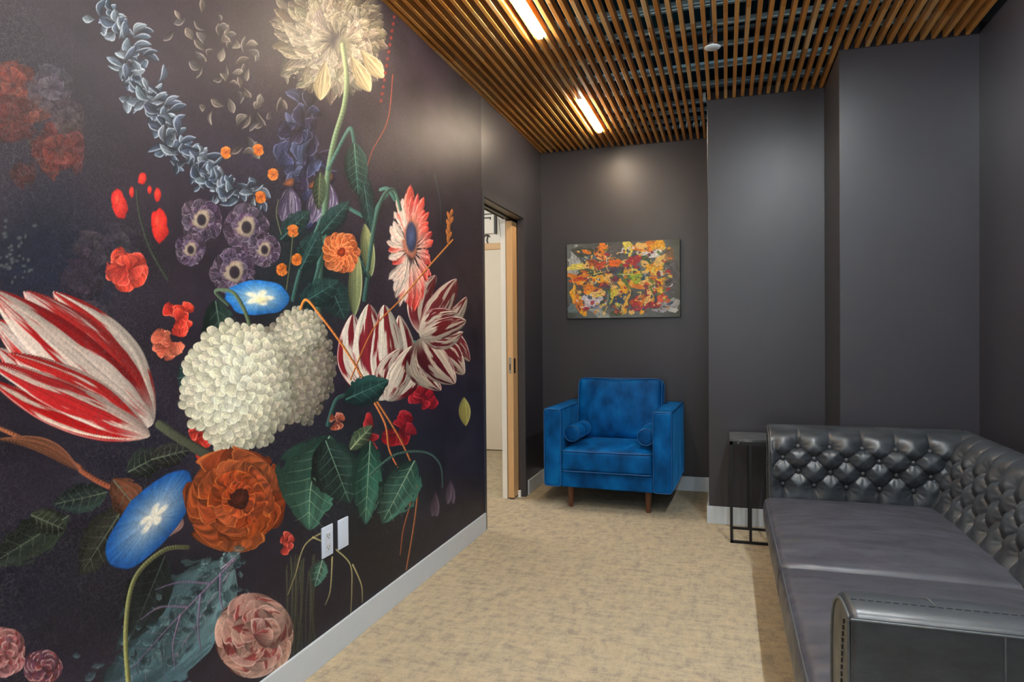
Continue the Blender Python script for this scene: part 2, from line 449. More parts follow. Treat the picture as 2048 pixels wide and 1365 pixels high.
lamp(-.75, -.05, 'lit linear light in the slats closest to the window, outside the photo')

lamp(2.15, 2.85, 'lit white linear light in the slats above the sofa middle, outside the photo', 1.918, 'led_cool')
lamp(.50, 1.20, 'lit white linear light in the slats above the near sofa arm, outside the photo', 1.918, 'led_cool')

# sprinkler
t = thing('ceiling_sprinkler', 'round pale sprinkler disc hanging on a ribbed stem below the slats', 'sprinkler', (1.379, 3.605, 2.668))
MB().lathe([(.0, .0), (.036, 0), (.040, .003), (.040, .006), (.036, .009), (.0, .009)], n=40).build('disc', MAT['sprinkler'], t, sm=True)
prof = []
for i in range(12): prof += [(.011, .009+i*.008), (.015, .011+i*.008), (.015, .014+i*.008), (.011, .016+i*.008)]
MB().lathe([(.011, .009)]+prof[1:]+[(.010, .11), (.010, .28)], n=20).build('ribbed_stem', MAT['chrome'], t, sm=True)

# ------------------------------------------------------------------ door
dr = thing('door_1', 'oak pocket door half drawn out of the dark wall', 'door', (0, YE, 0)); dr['kind'] = 'structure'
ft = .035
m = MB()
m.box(-TH-.004, .005, YE, YE+ft, 0, 2.0815); m.box(-TH-.004, .005, YE, YD+.04, 2.0815, 2.130)
m.box(-.046, .005, YD, YD+.04, 0, 2.0815)
m.build('door_frame', MAT['frame_paint'], dr, world=True)
m = MB(); m.box(-TH+.002, -.112, YD-.085, YD, 0, 2.08); m.box(-TH-.02, -TH+.002, YD-.085, YD+.05, 0, 2.10)
m.build('rear_jamb', MAT['hallwhite'], dr, world=True)
m = MB(); m.box(-.088, -.068, YE+.04, YD, 2.064, 2.081); m.box(-.130, -.124, YE+.04, YD, 2.070, 2.081)
m.build('track', MAT['black_metal'], dr, world=True)
m = MB().box(-.124, -.006, YE+.036, YD, 2.076, 2.0815)
m.build('soffit_strip', simple('soffit_tan', L3(128, 116, 100), .5, var=.05), dr, world=True)
lf = MB().box(-.100, -.055, 4.725, D-.02, .012, 2.052, .002, 1).build('door_leaf', MAT['oak'], dr, world=True)
def sub(mb, name, mat, parent):
    o = mb.build(name, mat, parent); o.data.transform(Matrix.Translation(-Vector(dr.location))); return o
sub(MB().box(-.087, -.068, 4.7235, 4.7262, .93, 1.05, .0008, 1), 'edge_pull', MAT['chrome'], lf)
sub(MB().box(-.081, -.074, 4.7225, 4.7240, .955, 1.00), 'edge_pull_slot', MAT['dark'], lf)
sub(MB().box(-.0562, -.0538, 4.745, 4.785, .93, 1.04, .0008, 1), 'flush_pull', MAT['black_metal'], lf)
sub(MB().box(-.050, -.030, 4.805, 4.825, 0, .05), 'floor_guide', MAT['hallwhite'], dr)

# ------------------------------------------------------------------ hall beyond the door
HY = 6.68
m = MB(); m.box(-3.2, -TH+.0, HY, HY+.1, 0, 3.0); struct(m.build('wall_hall', MAT['hallwhite']))
m = MB(); m.box(-3.2, -3.1, 3.0, HY, 0, 3.0); m.box(-3.2, -TH, 2.9, 3.0, 0, 3.0)
struct(m.build('wall_hall_side', MAT['hallwhite']))
wbox('ceiling_hall', -3.2, -TH, 2.9, HY+.1, 2.98, 3.05, MAT['hallwhite'])
wbox('wall_hall_near', -TH-.01, -TH, 2.9, YE-.01, 0, 3.0, MAT['hallwhite'])
wbox('wall_hall_far', -TH-.01, -TH, YD+.06, HY, 0, 3.0, MAT['hallwhite'])
t = thing('partition_panel', 'tall cream panel with an oak top rail in the hall beyond the door', 'panel', (-.9, HY-.03, 0))
MB().box(-.9, .66, 0, .03, .012, 2.10, .002, 1).build('panel_sheet', MAT['hall'], t)
MB().box(-.9, .66, -.012, .03, 2.10, 2.165, .002, 1).build('top_rail', MAT['oakx'], t)
MB().box(-.17, -.09, -.004, .018, 2.165, 2.185).build('rail_clip', MAT['black_metal'], t)
t = thing('picture_frame', 'small dark edged picture frame on the white hall wall above the oak rail', 'picture frame', (-.94, HY, 2.37))
MB().box(-.12, .10, -.035, 0, -.10, .10).build('panel', MAT['hallwhite'], t)
m = MB(); m.box(.085, .105, -.042, 0, -.105, .105); m.box(-.12, .085, -.042, -.03, .095, .105); m.build('frame_edge', MAT['black_metal'], t)
m = MB(); m.box(-.06, .05, -.038, -.034, .055, .068); m.box(-.06, -.05, -.038, -.034, .04, .068); m.box(.04, .05, -.038, -.034, .04, .068); m.build('motif', MAT['black_metal'], t)
bm_p = [[(-.945+.03*math.cos(a), HY-.012, 2.235+.022*math.sin(a)) for a in np.linspace(0, math.pi, 10)], [(-.935, HY-.012, 2.25), (-.945, HY-.012, 2.20), (-.935, HY-.012, 2.17)]]
tag(tube('wall_hook', bm_p, .006, MAT['black_metal'], n=8), 'small black curved hook below the picture frame in the hall', 'hook')
tw = [[(-.79+.012*k, HY-.01, 2.20), (-.80+.02*k, HY-.02, 2.33), (-.81+.022*k, HY-.012, 2.42+.02*k)] for k in range(4)]
tag(tube('dried_twigs', tw, .0025, MAT['black_metal'], n=6), 'thin dark dried twigs against the white hall wall', 'twigs')

# ------------------------------------------------------------------ outlets on the mural wall
def plate(y0, y1, z0, z1, name, label):
    t = thing(name, label, 'wall plate', (.002, (y0+y1)/2, (z0+z1)/2))
    w_, h_ = (y1-y0)/2, (z1-z0)/2
    MB().box(0, .006, -w_, w_, -h_, h_, .0025, 3).build('cover_plate', MAT['plate'], t, sm=True)
    return t, w_, h_
t, w_, h_ = plate(2.163, 2.235, .392, .507, 'power_outlet', 'white rectangular power outlet with a test button, left plate on the mural')
m = MB(); m.box(.0055, .0085, -.017, .017, -.034, .034, .001, 1); m.build('socket_insert', MAT['white'], t)
m = MB()
for s in (-1, 1):
    m.box(.008, .0092, -.008, -.0062, s*.021-.004, s*.021+.004); m.box(.008, .0092, .0055, .0075, s*.021-.003, s*.021+.003); m.box(.008, .0092, -.002, .002, s*.021-.0105, s*.021-.007)
m.build('socket_slots', MAT['dark'], t)
MB().box(.0085, .0100, -.009, .009, -.0075, -.001).box(.0085, .0100, -.009, .009, .001, .0075).build('test_button', MAT['plate'], t)
t, w_, h_ = plate(2.273, 2.345, .391, .506, 'blank_wall_plate', 'blank white wall plate with two screws, right plate on the mural')
for s in (-1, 1): MB().cyl((.0055, 0, s*.042), (.0072, 0, s*.042), .003, n=12).build('screw', MAT['white'], t)

# ------------------------------------------------------------------ tufted leather sofa
SY0, SY1 = 1.262, 3.752
XF, XB = 1.638, 2.562
sofa = thing('tufted_sofa', 'long charcoal leather sofa with deep button tufted back and arms along the right wall', 'sofa', (2.1, 2.53, 0))
def resample(P, step):
    P = np.array(P, float); seg = np.linalg.norm(np.diff(P, axis=0), axis=1); s = np.r_[0, np.cumsum(seg)]
    # smooth by Catmull sampling
    n = int(s[-1]/step); q = np.linspace(0, s[-1], n+1); out = np.empty((n+1, 2))
    for i, t in enumerate(q):
        k = min(np.searchsorted(s, t, side='right')-1, len(P)-2); u = (t-s[k])/(s[k+1]-s[k])
        p0 = P[max(k-1, 0)]; p1 = P[k]; p2 = P[k+1]; p3 = P[min(k+2, len(P)-1)]
        m1 = (p2-p0)/2; m2 = (p3-p1)/2
        out[i] = (2*u**3-3*u**2+1)*p1+(u**3-2*u**2+u)*m1+(-2*u**3+3*u**2)*p2+(u**3-u**2)*m2
    return out, q
TS, TV = .1415, .067
def tuft(i, j, s_top_fade):
    """i, j lattice coordinates of the tufting; returns outward height 0..1 style displacement"""
    a = i+j/2; b = i-j/2
    dia = np.sqrt(np.abs(np.sin(np.pi*a)*np.sin(np.pi*b))+1e-9)
    up = np.abs(np.cos(np.pi*i)); dn = np.abs(np.sin(np.pi*i))
    P = np.where(j > 3, up, np.where(j < 0, dn, dia))
    ra = np.minimum(np.abs(a-np.round(a)), np.abs(b-np.round(b)))*.097
    rv = np.where(j > 3, np.abs(i-.5-np.round(i-.5)), np.abs(i-np.round(i)))*TS
    cr_ = np.where((j > 3) | (j < 0), rv, ra)
    # nearest button
    an = np.clip(np.round(a), -99, 99); bn = np.round(b)
    bi = (an+bn)/2; bj = an-bn
    bj2 = np.clip(bj, 0, 3)
    bi = np.where(bj != bj2, np.where(bj2 == 3, np.floor(i)+.5, np.round(i)), bi)
    dx = (i-bi)*TS; dy = (j-bj2)*TV; r = np.hypot(dx, dy); th = np.arctan2(dy, dx)
    fold = 1-np.exp(-cr_/.0065)
    h = .0095*fold+.0225*(1-np.exp(-(r/.040)**2))+.0035*P
    h = h+.0016*np.sin(th*9+bi*2.1+bj2)*np.exp(-((r-.030)/.016)**2)*(.6+.4*np.sin(th*4+bi))
    dim = np.exp(-(r/.011)**2)
    return h-.006*dim-.030
def extrude_profile(name, prof, axis, a0, a1, step, mat, parent, i_off, s_row4, flip, fade_end, tuft_on=True, nsg=1, rnd=0):
    """prof: list of (t, z) from the seat up over the crest; swept along axis; tuft displacement along the normal"""
    P, s = resample(prof, step)
    T = np.gradient(P, axis=0); T /= np.linalg.norm(T, axis=1, keepdims=True)
    Nn = np.stack([-T[:, 1], T[:, 0]], 1)*nsg           # outward normal
    L = np.linspace(a0, a1, max(2, round((a1-a0)/step))+1)
    if rnd: L = np.unique(np.r_[a0+rnd*(1-np.cos(np.linspace(0, math.pi/2, 7))), L[L > a0+rnd+.001]])
    A, S = np.meshgrid(L, s, indexing='xy')
    i = (A-i_off)/TS; j = (S-s_row4)/TV
    h = tuft(i, j, None)
    fade = np.clip((fade_end-S)/.07, 0, 1); fade = fade*fade*(3-2*fade)
    lo = np.clip((j+1.6)/.8, 0, 1)
    e = np.clip(np.minimum(A-a0, a1-A)/.035, 0, 1)
    e = e*e*(3-2*e)
    disp = (h*e)*fade*lo*(1 if tuft_on else 0)
    disp = disp+.0012*(fbm(A*14, S*14, 5)-.5)
    if rnd: disp = disp-(rnd-np.sqrt(np.maximum(rnd**2-np.clip(rnd-(A-a0), 0, None)**2, 0)))
    t = P[:, 0][:, None]+Nn[:, 0][:, None]*disp; z = P[:, 1][:, None]+Nn[:, 1][:, None]*disp
    if axis == 'x': V = np.stack([A, t, z], -1)
    else: V = np.stack([t, A, z], -1)
    nr, nc = A.shape
    V = V.reshape(-1, 3)
    idx = np.arange(nr*nc).reshape(nr, nc)
    q = np.stack([idx[:-1, :-1], idx[:-1, 1:], idx[1:, 1:], idx[1:, :-1]], -1).reshape(-1, 4)
    if flip: q = q[:, ::-1]
    faces = q.tolist()
    # flat ends
    for c, rev in ((0, False), (nc-1, True)):
        ring = idx[:, c].tolist(); 
        if rev != flip: ring = ring[::-1]
        faces.append(ring)
    return pyd(name, V, faces, mat, parent, world=True, ang=50), (L, s, P, Nn)
def arm_profile(yo, sg):
    # t measured inward from the outer face yo, sg = +1 when inward is +y
    pts = [(.180, .20), (.212, .34), (.220, .42), (.225, .50), (.228, .58), (.221, .645), (.197, .694), (.160, .722), (.118, .739), (.080, .745), (.040, .746), (.014, .743), (.003, .736), (0, .722), (0, .60), (0, .40), (0, .145)]
    return [(yo+sg*t, z) for t, z in pts]
def button_mesh():
    mb = MB().sph((0, 0, 0), .0125, (1, 1, .65), 16); 
    for v in mb.bm.verts: pass
    return mb
bt0 = None
def put_button(parent, pos, nrm):
    global bt0
    if bt0 is None:
        o = button_mesh().build('button', MAT['leather'], parent, sm=True, ang=80); bt0 = o
    else:
        o = bt0.copy(); COL.objects.link(o); o.parent = parent
    o.location = Vector(pos)-Vector(sofa.location); o.rotation_euler = Vector(nrm).to_track_quat('Z', 'Y').to_euler()
def arm(yo, sg, name_label):
    pr = arm_profile(yo, sg)
    a, (L, s, P, Nn) = extrude_profile('arm', pr, 'x', XF, 2.50, .0042, MAT['leather'], sofa, 1.700, ROW4, sg < 0, .60, True, nsg=-sg, rnd=.013)
    Nn = Nn*-sg
    a['label'] = name_label
    # left-of-travel normal must point out of the padding
    for jj in range(4):
        s0 = ROW4+jj*TV; k = int(np.argmin(abs(s-s0)))
        for ii in np.arange(0, 6):
            x = 1.700+TS*(ii+(.5 if jj % 2 else 0))
            if x > 2.36: continue
            n = Nn[k]*(1 if sg > 0 else 1)
            pos = (x, P[k, 0]+n[0]*(-.023), P[k, 1]+n[1]*(-.023))
            put_button(a, pos, (0, n[0], n[1]))
    # front panel welt and stitched seams
    prf, ss = resample(pr, .01)
    T_ = np.gradient(prf, axis=0); T_ /= np.linalg.norm(T_, axis=1, keepdims=True)
    wp = prf-np.stack([-T_[:, 1], T_[:, 0]], 1)*-sg*.0125
    outer = [(XF-.0005, p[0], p[1]) for p in wp]
    tube('welt', [outer], .0032, MAT['seam'], a, world=False)
    w = a.children[-1]; w.data.transform(Matrix.Translation(-Vector(sofa.location)))
    # dashed stitching on the front panel and along the top
    m = MB()
    z = .16
    while z < .70:
        yy_ = yo+sg*(.098-.035*(z/.70)**9)
        m.box(XF-.0026, XF-.0004, yy_-.0016, yy_+.0016, z, z+.008); z += .0135
    o = m.build('stitching', MAT['stitch'], a); o.data.transform(Matrix.Translation(-Vector(sofa.location)))
    m = MB()
    x = XF+.01
    while x < 2.5:
        k = int(np.argmin(abs(prf[:, 0]-(yo+sg*.060))+(prf[:, 1] < .7)*9))
        m.box(x, x+.009, yo+sg*.060-.0012, yo+sg*.060+.0012, prf[k, 1]-.001, prf[k, 1]+.0012); x += .0135
    o = m.build('stitching', MAT['stitch'], a); o.data.transform(Matrix.Translation(-Vector(sofa.location)))
    # long welt under the top band on the outer face, cross seams
    segs = [[(XF, yo-sg*.0012, .733), (2.50, yo-sg*.0012, .733)], [(1.862, yo-sg*.0006, .733), (1.866, yo-sg*.0006, .145)]]
    k0 = int(np.argmin(abs(ss-.56)))
    top = [(1.78, p[0], p[1]+.0005) for p in prf if p[1] > .70 and sg*(p[0]-yo) > .055]
    o = tube('seam', segs+[top], .0022, MAT['seam'], a); o.data.transform(Matrix.Translation(-Vector(sofa.location)))
    return a
# arc length of the lowest button row (z about .475) on the arm profile
_p, _s = resample(arm_profile(0, 1), .004)
ROW4 = float(_s[int(np.argmin(abs(_p[:130, 1]-.474)))])
far_arm = arm(SY1, -1, 'arm at the far end beside the side table')
near_arm = arm(SY0, 1, 'arm at the near end, outer face towards the viewer')
# back
bp_ = [(2.27, .20), (2.31, .34), (2.335, .42), (2.36, .50), (2.385, .58), (2.408, .64), (2.438, .690), (2.475, .722), (2.512, .739), (2.540, .738), (2.558, .722), (2.562, .70), (2.562, .5), (2.562, .145)]
_p, _s = resample(bp_, .004)
RB = float(_s[int(np.argmin(abs(_p[:130, 1]-.474)))])
def back_part():
    P, s = resample(bp_, .0044)
    a, (L, s, P, Nn) = extrude_profile('backrest', bp_, 'y', SY0+.02, SY1-.02, .0044, MAT['leather'], sofa, SY0+.19+TS/2, RB, True, .62)
    for jj in range(4):
        k = int(np.argmin(abs(s-(RB+jj*TV))))
        for ii in range(16):
            y = SY0+.19+TS/2+TS*(ii+(.5 if jj % 2 else 0))
            if y > SY1-.2 or (len([c for c in a.children]) > 46): continue
            put_button(a, (P[k, 0]+Nn[k, 0]*-.023, y, P[k, 1]+Nn[k, 1]*-.023), (Nn[k, 0], 0, Nn[k, 1]))
    return a
back_part()
# seat deck, front rail and legs
MB().box(XF, 2.50, SY0+.01, SY1-.01, .145, .275, .012, 3).build('base', MAT['leather'], sofa, world=True, sm=True)
def seat(y0, y1, lab):
    cx, cy = (1.612+2.37)/2, (y0+y1)/2; sx, sy = 2.37-1.612, y1-y0
    def fn(V, N):
        u = V[:, 0]/(sx/2); v = V[:, 1]/(sy/2); top = V[:, 2] > 0
        crown = .034*(1-np.clip(np.abs(u), 0, 1)**3.2)*(1-np.clip(np.abs(v), 0, 1)**3.5)
        V = V.copy(); V[:, 2] += np.where(top, crown, 0)
        x = V[:, 0]; y = V[:, 1]
        # pulls running in from the front edge
        fr = np.exp(-((u+.78)/.20)**2)*(.35+.65*vnoise(y*3+2, y*0, 19))
        V[:, 2] += np.where(top, .0046*fr*(vnoise(x*3, y*34+x*6, 3)-.5)*2, 0)
        V[:, 2] += np.where(top, .004*(fbm(x*4, y*5, 8)-.5), 0)
        side = N[:, 0] < -.6
        V[:, 0] += np.where(side, .004*(fbm(y*9, V[:, 2]*6, 4)-.5)-.006*(1-np.clip(np.abs(V[:, 2])/.07, 0, 1)**2), 0)
        return V
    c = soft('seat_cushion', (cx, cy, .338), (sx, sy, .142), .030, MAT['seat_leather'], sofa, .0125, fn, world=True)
    c['label'] = lab
    # welt round the top front edge
    hx, hy = sx/2-.006, sy/2-.006
    pts = []
    rr = .03
    for (qx, qy, a0) in ((hx-rr, hy-rr, 0), (-hx+rr, hy-rr, 90), (-hx+rr, -hy+rr, 180), (hx-rr, -hy+rr, 270)):
        for k in range(5):
            a = math.radians(a0+22.5*k); pts.append((cx+qx+rr*math.cos(a), cy+qy+rr*math.sin(a), .398))
    o = tube('welt', [pts], .0036, MAT['seam'], c, closed=True); o.data.transform(Matrix.Translation(-Vector(sofa.location)))
seat(SY0+.212, 2.507, 'near seat cushion'); seat(2.510, SY1-.212, 'far seat cushion')
for (x, y) in ((XF+.07, SY0+.08), (XF+.07, SY1-.08), (XB-.08, SY0+.08), (XB-.08, SY1-.08)):
    MB().cyl((x, y, 0), (x, y, .15), .018, .026).build('leg', MAT['walnut'], sofa, world=True, sm=True)

# ------------------------------------------------------------------ side table
t = thing('side_table', 'narrow black metal side table with a dark marble top between the sofa and the pier', 'side table', (1.567, 4.247, 0))
W2, D2_, TZ = .1115, .1525, .588
MB().box(-W2-.002, W2+.002, -D2_-.002, D2_+.002, TZ, TZ+.015, .0015, 1).build('tabletop', MAT['marble'], t)
q = .0075
m = MB()
for s in (-1, 1):
    m.box(-W2, W2, s*D2_-s*2*q if s > 0 else -D2_, D2_ if s > 0 else -D2_+2*q, TZ-.018, TZ)
    m.box(-W2 if s < 0 else W2-2*q, -W2+2*q if s < 0 else W2, -D2_, D2_, TZ-.018, TZ)
m.build('top_frame', MAT['black_metal'], t)
m = MB()
for s in (-1, 1):
    m.box(-W2, W2, D2_-2*q if s > 0 else -D2_, D2_ if s > 0 else -D2_+2*q, 0, .014)
    m.box(-W2 if s < 0 else W2-2*q, -W2+2*q if s < 0 else W2, -D2_, D2_, 0, .014)
m.build('base_frame', MAT['black_metal'], t)
for sx in (-1, 0, 1):
    for sy in (-1, 1):
        MB().box(sx*(W2-q)-q, sx*(W2-q)+q, sy*(D2_-q)-q, sy*(D2_-q)+q, .014, TZ-.018).build('leg', MAT['black_metal'], t)
MB().cyl((-W2+.046, -D2_-.003, TZ-.006), (-W2+.046, -D2_, TZ-.006), .0035, n=12).build('screw', MAT['chrome'], t)

# ------------------------------------------------------------------ blue velvet armchair
ch = thing('velvet_armchair', 'blue velvet armchair with square arms and round bolsters in the wall recess', 'armchair', (.674, 4.945, 0), math.radians(-2.6))
VM = MAT['velvet']; HW = .44; AW = .125
def wob(amp, fr, seed):
    def fn(V, N):
        n = fbm(V[:, 0]*fr+V[:, 2]*fr*.7+9, V[:, 1]*fr+V[:, 2]*fr*.5+4, seed)-.5
        return V+N*(amp*n)[:, None]
    return fn
def loop(rect_fn, n=7): return rect_fn
def rounded_loop(hx, hy, r, n=6):
    P = []
    for (qx, qy, a0) in ((hx-r, hy-r, 0), (-hx+r, hy-r, 90), (-hx+r, -hy+r, 180), (hx-r, -hy+r, 270)):
        for k in range(n+1):
            a = math.radians(a0+90*k/n); P.append((qx+r*math.cos(a), qy+r*math.sin(a)))
    return P
for s in (-1, 1):
    cx = s*(HW-AW/2); y0, y1, z0, z1 = -.40, .36, .155, .695
    a = soft('arm', (cx, (y0+y1)/2, (z0+z1)/2), (AW, y1-y0, z1-z0), .018, VM, ch, .03, wob(.006, 7, 3+s))
    w_, hh = AW/2, (z1-z0)/2
    lp = rounded_loop(w_-.003, hh-.003, .018)
    paths = [[(cx+p[0], y0+.004, (z0+z1)/2+p[1]) for p in lp]]
    tube('piping', paths, .004, MAT['velvet_pipe'], a, closed=True)
    tube('piping', [[(cx+q_*(w_-.005), y, z1-.003) for y in np.linspace(y0+.01, y1-.01, 20)] for q_ in (-1, 1)], .0038, MAT['velvet_pipe'], a)
soft('back_frame', (0, .30, .415), (2*HW-2*AW+.02, .13, .52), .02, VM, ch, .04, wob(.005, 6, 8))
soft('front_rail', (0, -.02, .208), (2*HW-2*AW+.01, .72, .115), .012, VM, ch, .03, wob(.006, 8, 12))
# seat cushion
SWD = 2*HW-2*AW-.006
def seat_fn(V, N):
    u = V[:, 0]/(SWD/2); v = V[:, 1]/.27; top = V[:, 2] > 0
    V = V.copy()
    V[:, 2] += np.where(top, .038*(1-np.abs(u)**3)*(1-np.clip(np.abs(v), 0, 1)**3), 0)
    for bx in (-.125, .115):
        dx = V[:, 0]-bx; dy = V[:, 1]+.155; r = np.hypot(dx, dy*.8); th = np.arctan2(dy, dx)
        V[:, 2] += np.where(top, -.017*np.exp(-(r/.022)**2)-.007*np.exp(-(r/.07)**2)+.0022*np.sin(th*8)*np.exp(-((r-.05)/.03)**2), 0)
    n = fbm(V[:, 0]*8+2, V[:, 1]*8+V[:, 2]*5, 21)-.5
    V += N*(.007*n)[:, None]
    front = N[:, 1] < -.6
    V[:, 1] += np.where(front, -.008*(1-np.clip(np.abs(V[:, 2])/.075, 0, 1)**2)*(1-np.abs(u)**4), 0)
    return V
sc_ = soft('seat_cushion', (0, -.135, .340), (SWD, .54, .148), .026, VM, ch, .011, seat_fn)
pts = [(p[0], p[1]-.135, 0) for p in rounded_loop(SWD/2-.002, .268, .03)]
tube('piping', [[(p[0], p[1], .408+.004*math.sin(p[0]*9)) for p in pts]], .0045, MAT['velvet_pipe'], sc_, closed=True)
tube('piping', [[(p[0], p[1]-.003, .271+.003*math.sin(p[0]*7+1)) for p in pts]], .0045, MAT['velvet_pipe'], sc_, closed=True)
# back cushion, leaning back a little
def back_fn(V, N):
    u = V[:, 0]/.315; v = V[:, 2]/.225
    V = V.copy(); c = (1-np.abs(u)**3)*(1-np.clip(np.abs(v), 0, 1)**3)
    V[:, 1] += np.sign(N[:, 1])*.030*c*(np.abs(N[:, 1]) > .3)
    V[:, 2] += np.where(N[:, 2] > .5, -.007*np.cos(u*np.pi*.9)*1.0, 0)
    n = fbm(V[:, 0]*6+5, V[:, 2]*6+1, 33)-.5; n2 = vnoise(V[:, 0]*24, V[:, 2]*5, 6)-.5
    edge = np.exp(-((v-.85)/.18)**2)
    V += N*(.009*n+.004*n2*edge)[:, None]
    return V
ang = math.radians(-9); ca, sa = math.cos(ang), math.sin(ang)
rot = [[1, 0, 0], [0, ca, -sa], [0, sa, ca]]
bc = soft('back_cushion', (0, .125, .650), (.632, .135, .450), .042, VM, ch, .013, back_fn, rot=rot)
for yy_ in (-.058, .058):
    pts = []
    for p in rounded_loop(.312, .221, .045):
        v = np.array([p[0], yy_, p[1]-.006*math.cos(p[0]*9)*(p[1] > .15)]) @ np.array(rot).T+np.array([0, .125, .650]); pts.append(v)
    tube('piping', [pts], .0042, MAT['velvet_pipe'], bc, closed=True)
# bolsters: things that can be lifted off the seat
cr, sr = math.cos(math.radians(-2.6)), math.sin(math.radians(-2.6))
def bolster(lx, ly, label, a, z=.516):
    wx, wy = .674+lx*cr-ly*sr, 4.945+lx*sr+ly*cr
    b = thing('bolster_cushion', label, 'bolster', (wx, wy, z), a, 'bolsters on the blue armchair')
    R_, Lh = .0575, .150
    prof = [(0, -Lh+.001), (.03, -Lh-.003), (.047, -Lh-.002), (.054, -Lh+.003), (R_, -Lh+.012)]
    prof += [(R_+.0015*math.sin(k*1.7), -Lh+.012+k*(2*Lh-.024)/12) for k in range(1, 12)]
    prof += [(R_, Lh-.012), (.054, Lh-.003), (.047, Lh+.002), (.03, Lh+.003), (0, Lh-.001)]
    mb = MB(); n = 40; rings = []
    for r_, y_ in prof[1:-1]:
        rings.append([mb.bm.verts.new((r_*math.cos(2*math.pi*k/n), y_, r_*math.sin(2*math.pi*k/n)*.98)) for k in range(n)])
    for A_, B_ in zip(rings, rings[1:]):
        for k in range(n): mb.bm.faces.new((A_[k], A_[(k+1) % n], B_[(k+1) % n], B_[k]))
    for rg, y_ in ((rings[0], prof[0][1]), (rings[-1], prof[-1][1])):
        c = mb.bm.verts.new((0, y_, 0))
        for k in range(n): mb.bm.faces.new((rg[k], rg[(k+1) % n], c))
    mb.build('cover', VM, b, sm=True, ang=60)
    for e in (-1, 1): tube('piping', [[(.0555*math.cos(a_), e*(Lh), .0545*math.sin(a_)) for a_ in np.linspace(0, 2*math.pi, 41)[:-1]]], .0042, MAT['velvet_pipe'], b, closed=True)
bolster(-.254, -.170, 'blue velvet bolster lying against the left arm of the armchair', math.radians(-4))
bolster(.254, -.190, 'blue velvet bolster lying against the right arm of the armchair', math.radians(0))
for sx in (-1, 1):
    for sy in (-1, 1):
        x, y = sx*.27, (-.305 if sy < 0 else .28)
        MB().cyl((x, y, 0), (x, y, .155), .0155, .024, 24).build('leg', MAT['walnut'], ch, sm=True)

# ------------------------------------------------------------------ painted colour grids
def grid_plane(name, A, B, C, mk, mat, parent=None):
    """A (cols), B (rows) coordinates, C rows x cols x 3 in sRGB 0-255 -> mesh with a colour attribute"""
    nr, nc = len(B), len(A)
    AA, BB = np.meshgrid(A, B); V = mk(AA.ravel(), BB.ravel()).astype(np.float32)
    me = bpy.data.meshes.new(name); nq = (nr-1)*(nc-1)
    me.vertices.add(nr*nc); me.vertices.foreach_set('co', V.ravel())
    idx = np.arange(nr*nc, dtype=np.int32).reshape(nr, nc)
    q = np.stack([idx[:-1, :-1], idx[:-1, 1:], idx[1:, 1:], idx[1:, :-1]], -1).reshape(-1)
    me.loops.add(nq*4); me.loops.foreach_set('vertex_index', q)
    me.polygons.add(nq); me.polygons.foreach_set('loop_start', np.arange(nq, dtype=np.int32)*4)
    me.update(calc_edges=True); me.validate()
    ca_ = me.color_attributes.new('Col', 'FLOAT_COLOR', 'POINT')
    c4 = np.ones((nr*nc, 4), np.float32); c4[:, :3] = lin(np.clip(C, 0, 255)).reshape(-1, 3)
    ca_.data.foreach_set('color', c4.ravel())
    me.materials.append(mat)
    return link(bpy.data.objects.new(name, me), parent)

# ------------------------------------------------------------------ floral wall mural
# a print of mixed garden flowers on a dark ground; everything is drawn in the plane of the wall (y along, z up)
def wall_pt(px, py):
    d = _f+_R*((px-1024)/F_PX)-_U*((py-682.5)/F_PX); t = -CX/d.x
    return np.array([t*d.y, CH+t*d.z])
cols = [YB+.005]
while cols[-1] < .55: cols.append(cols[-1]+.05)
while cols[-1] < YE-.001: cols.append(cols[-1]+max(.00135, .00100+.00062*(cols[-1]-1.0)))
cols[-1] = YE-.0005
GY = np.array(cols); GZ = np.linspace(BH-.004, WT-.005, 1250)
NR, NC = len(GZ), len(GY)
IMG = np.zeros((NR, NC, 3), np.float32)
YYg, ZZg = np.meshgrid(GY, GZ)
n1 = fbm(YYg*1.3, ZZg*1.3, 1, 4)[..., None]; n2 = fbm(YYg*5, ZZg*9, 2, 4)[..., None]
lowl = np.clip((1.9-ZZg)/1.4, 0, 1)[..., None]
warm = np.array([42, 33, 43.]); navy = np.array([33, 29, 44.]); brown = np.array([54, 42, 44.])
IMG[:] = warm*(1-lowl)+navy*lowl
IMG[:] = IMG*(1-.35*(n1 > 0)*n1)+.35*n1*brown
IMG *= .70+.62*n2
def wl(y0, y1, z0, z1):
    a = np.searchsorted(GY, y0); b = np.searchsorted(GY, y1); c = np.searchsorted(GZ, z0); d = np.searchsorted(GZ, z1)
    return slice(max(0, c-1), min(NR, d+1)), slice(max(0, a-1), min(NC, b+1))
class Fr:
    """a flower's own drawing frame on the wall, centred at a measured point; units are its local picture units"""
    def __init__(s, px, py):
        s.c = wall_pt(px, py); e = 4.0
        s.J = np.stack([(wall_pt(px+e, py)-wall_pt(px-e, py))/(2*e), (wall_pt(px, py+e)-wall_pt(px, py-e))/(2*e)], 1)
        s.Ji = np.linalg.inv(s.J)
    def region(s, x0, x1, y0, y1):
        cs = np.array([[x0, y0], [x1, y0], [x0, y1], [x1, y1]]) @ s.J.T+s.c
        sl = wl(cs[:, 0].min(), cs[:, 0].max(), cs[:, 1].min(), cs[:, 1].max())
        Y, Z = np.meshgrid(GY[sl[1]]-s.c[0], GZ[sl[0]]-s.c[1])
        return sl, s.Ji[0, 0]*Y+s.Ji[0, 1]*Z, s.Ji[1, 0]*Y+s.Ji[1, 1]*Z
def blend(sl, a, c):
    a = np.clip(a, 0, 1)[..., None]; IMG[sl] = IMG[sl]*(1-a)+a*c
def mixc(c0, c1, t): return np.asarray(c0, float)*(1-t[..., None])+np.asarray(c1, float)*t[..., None]
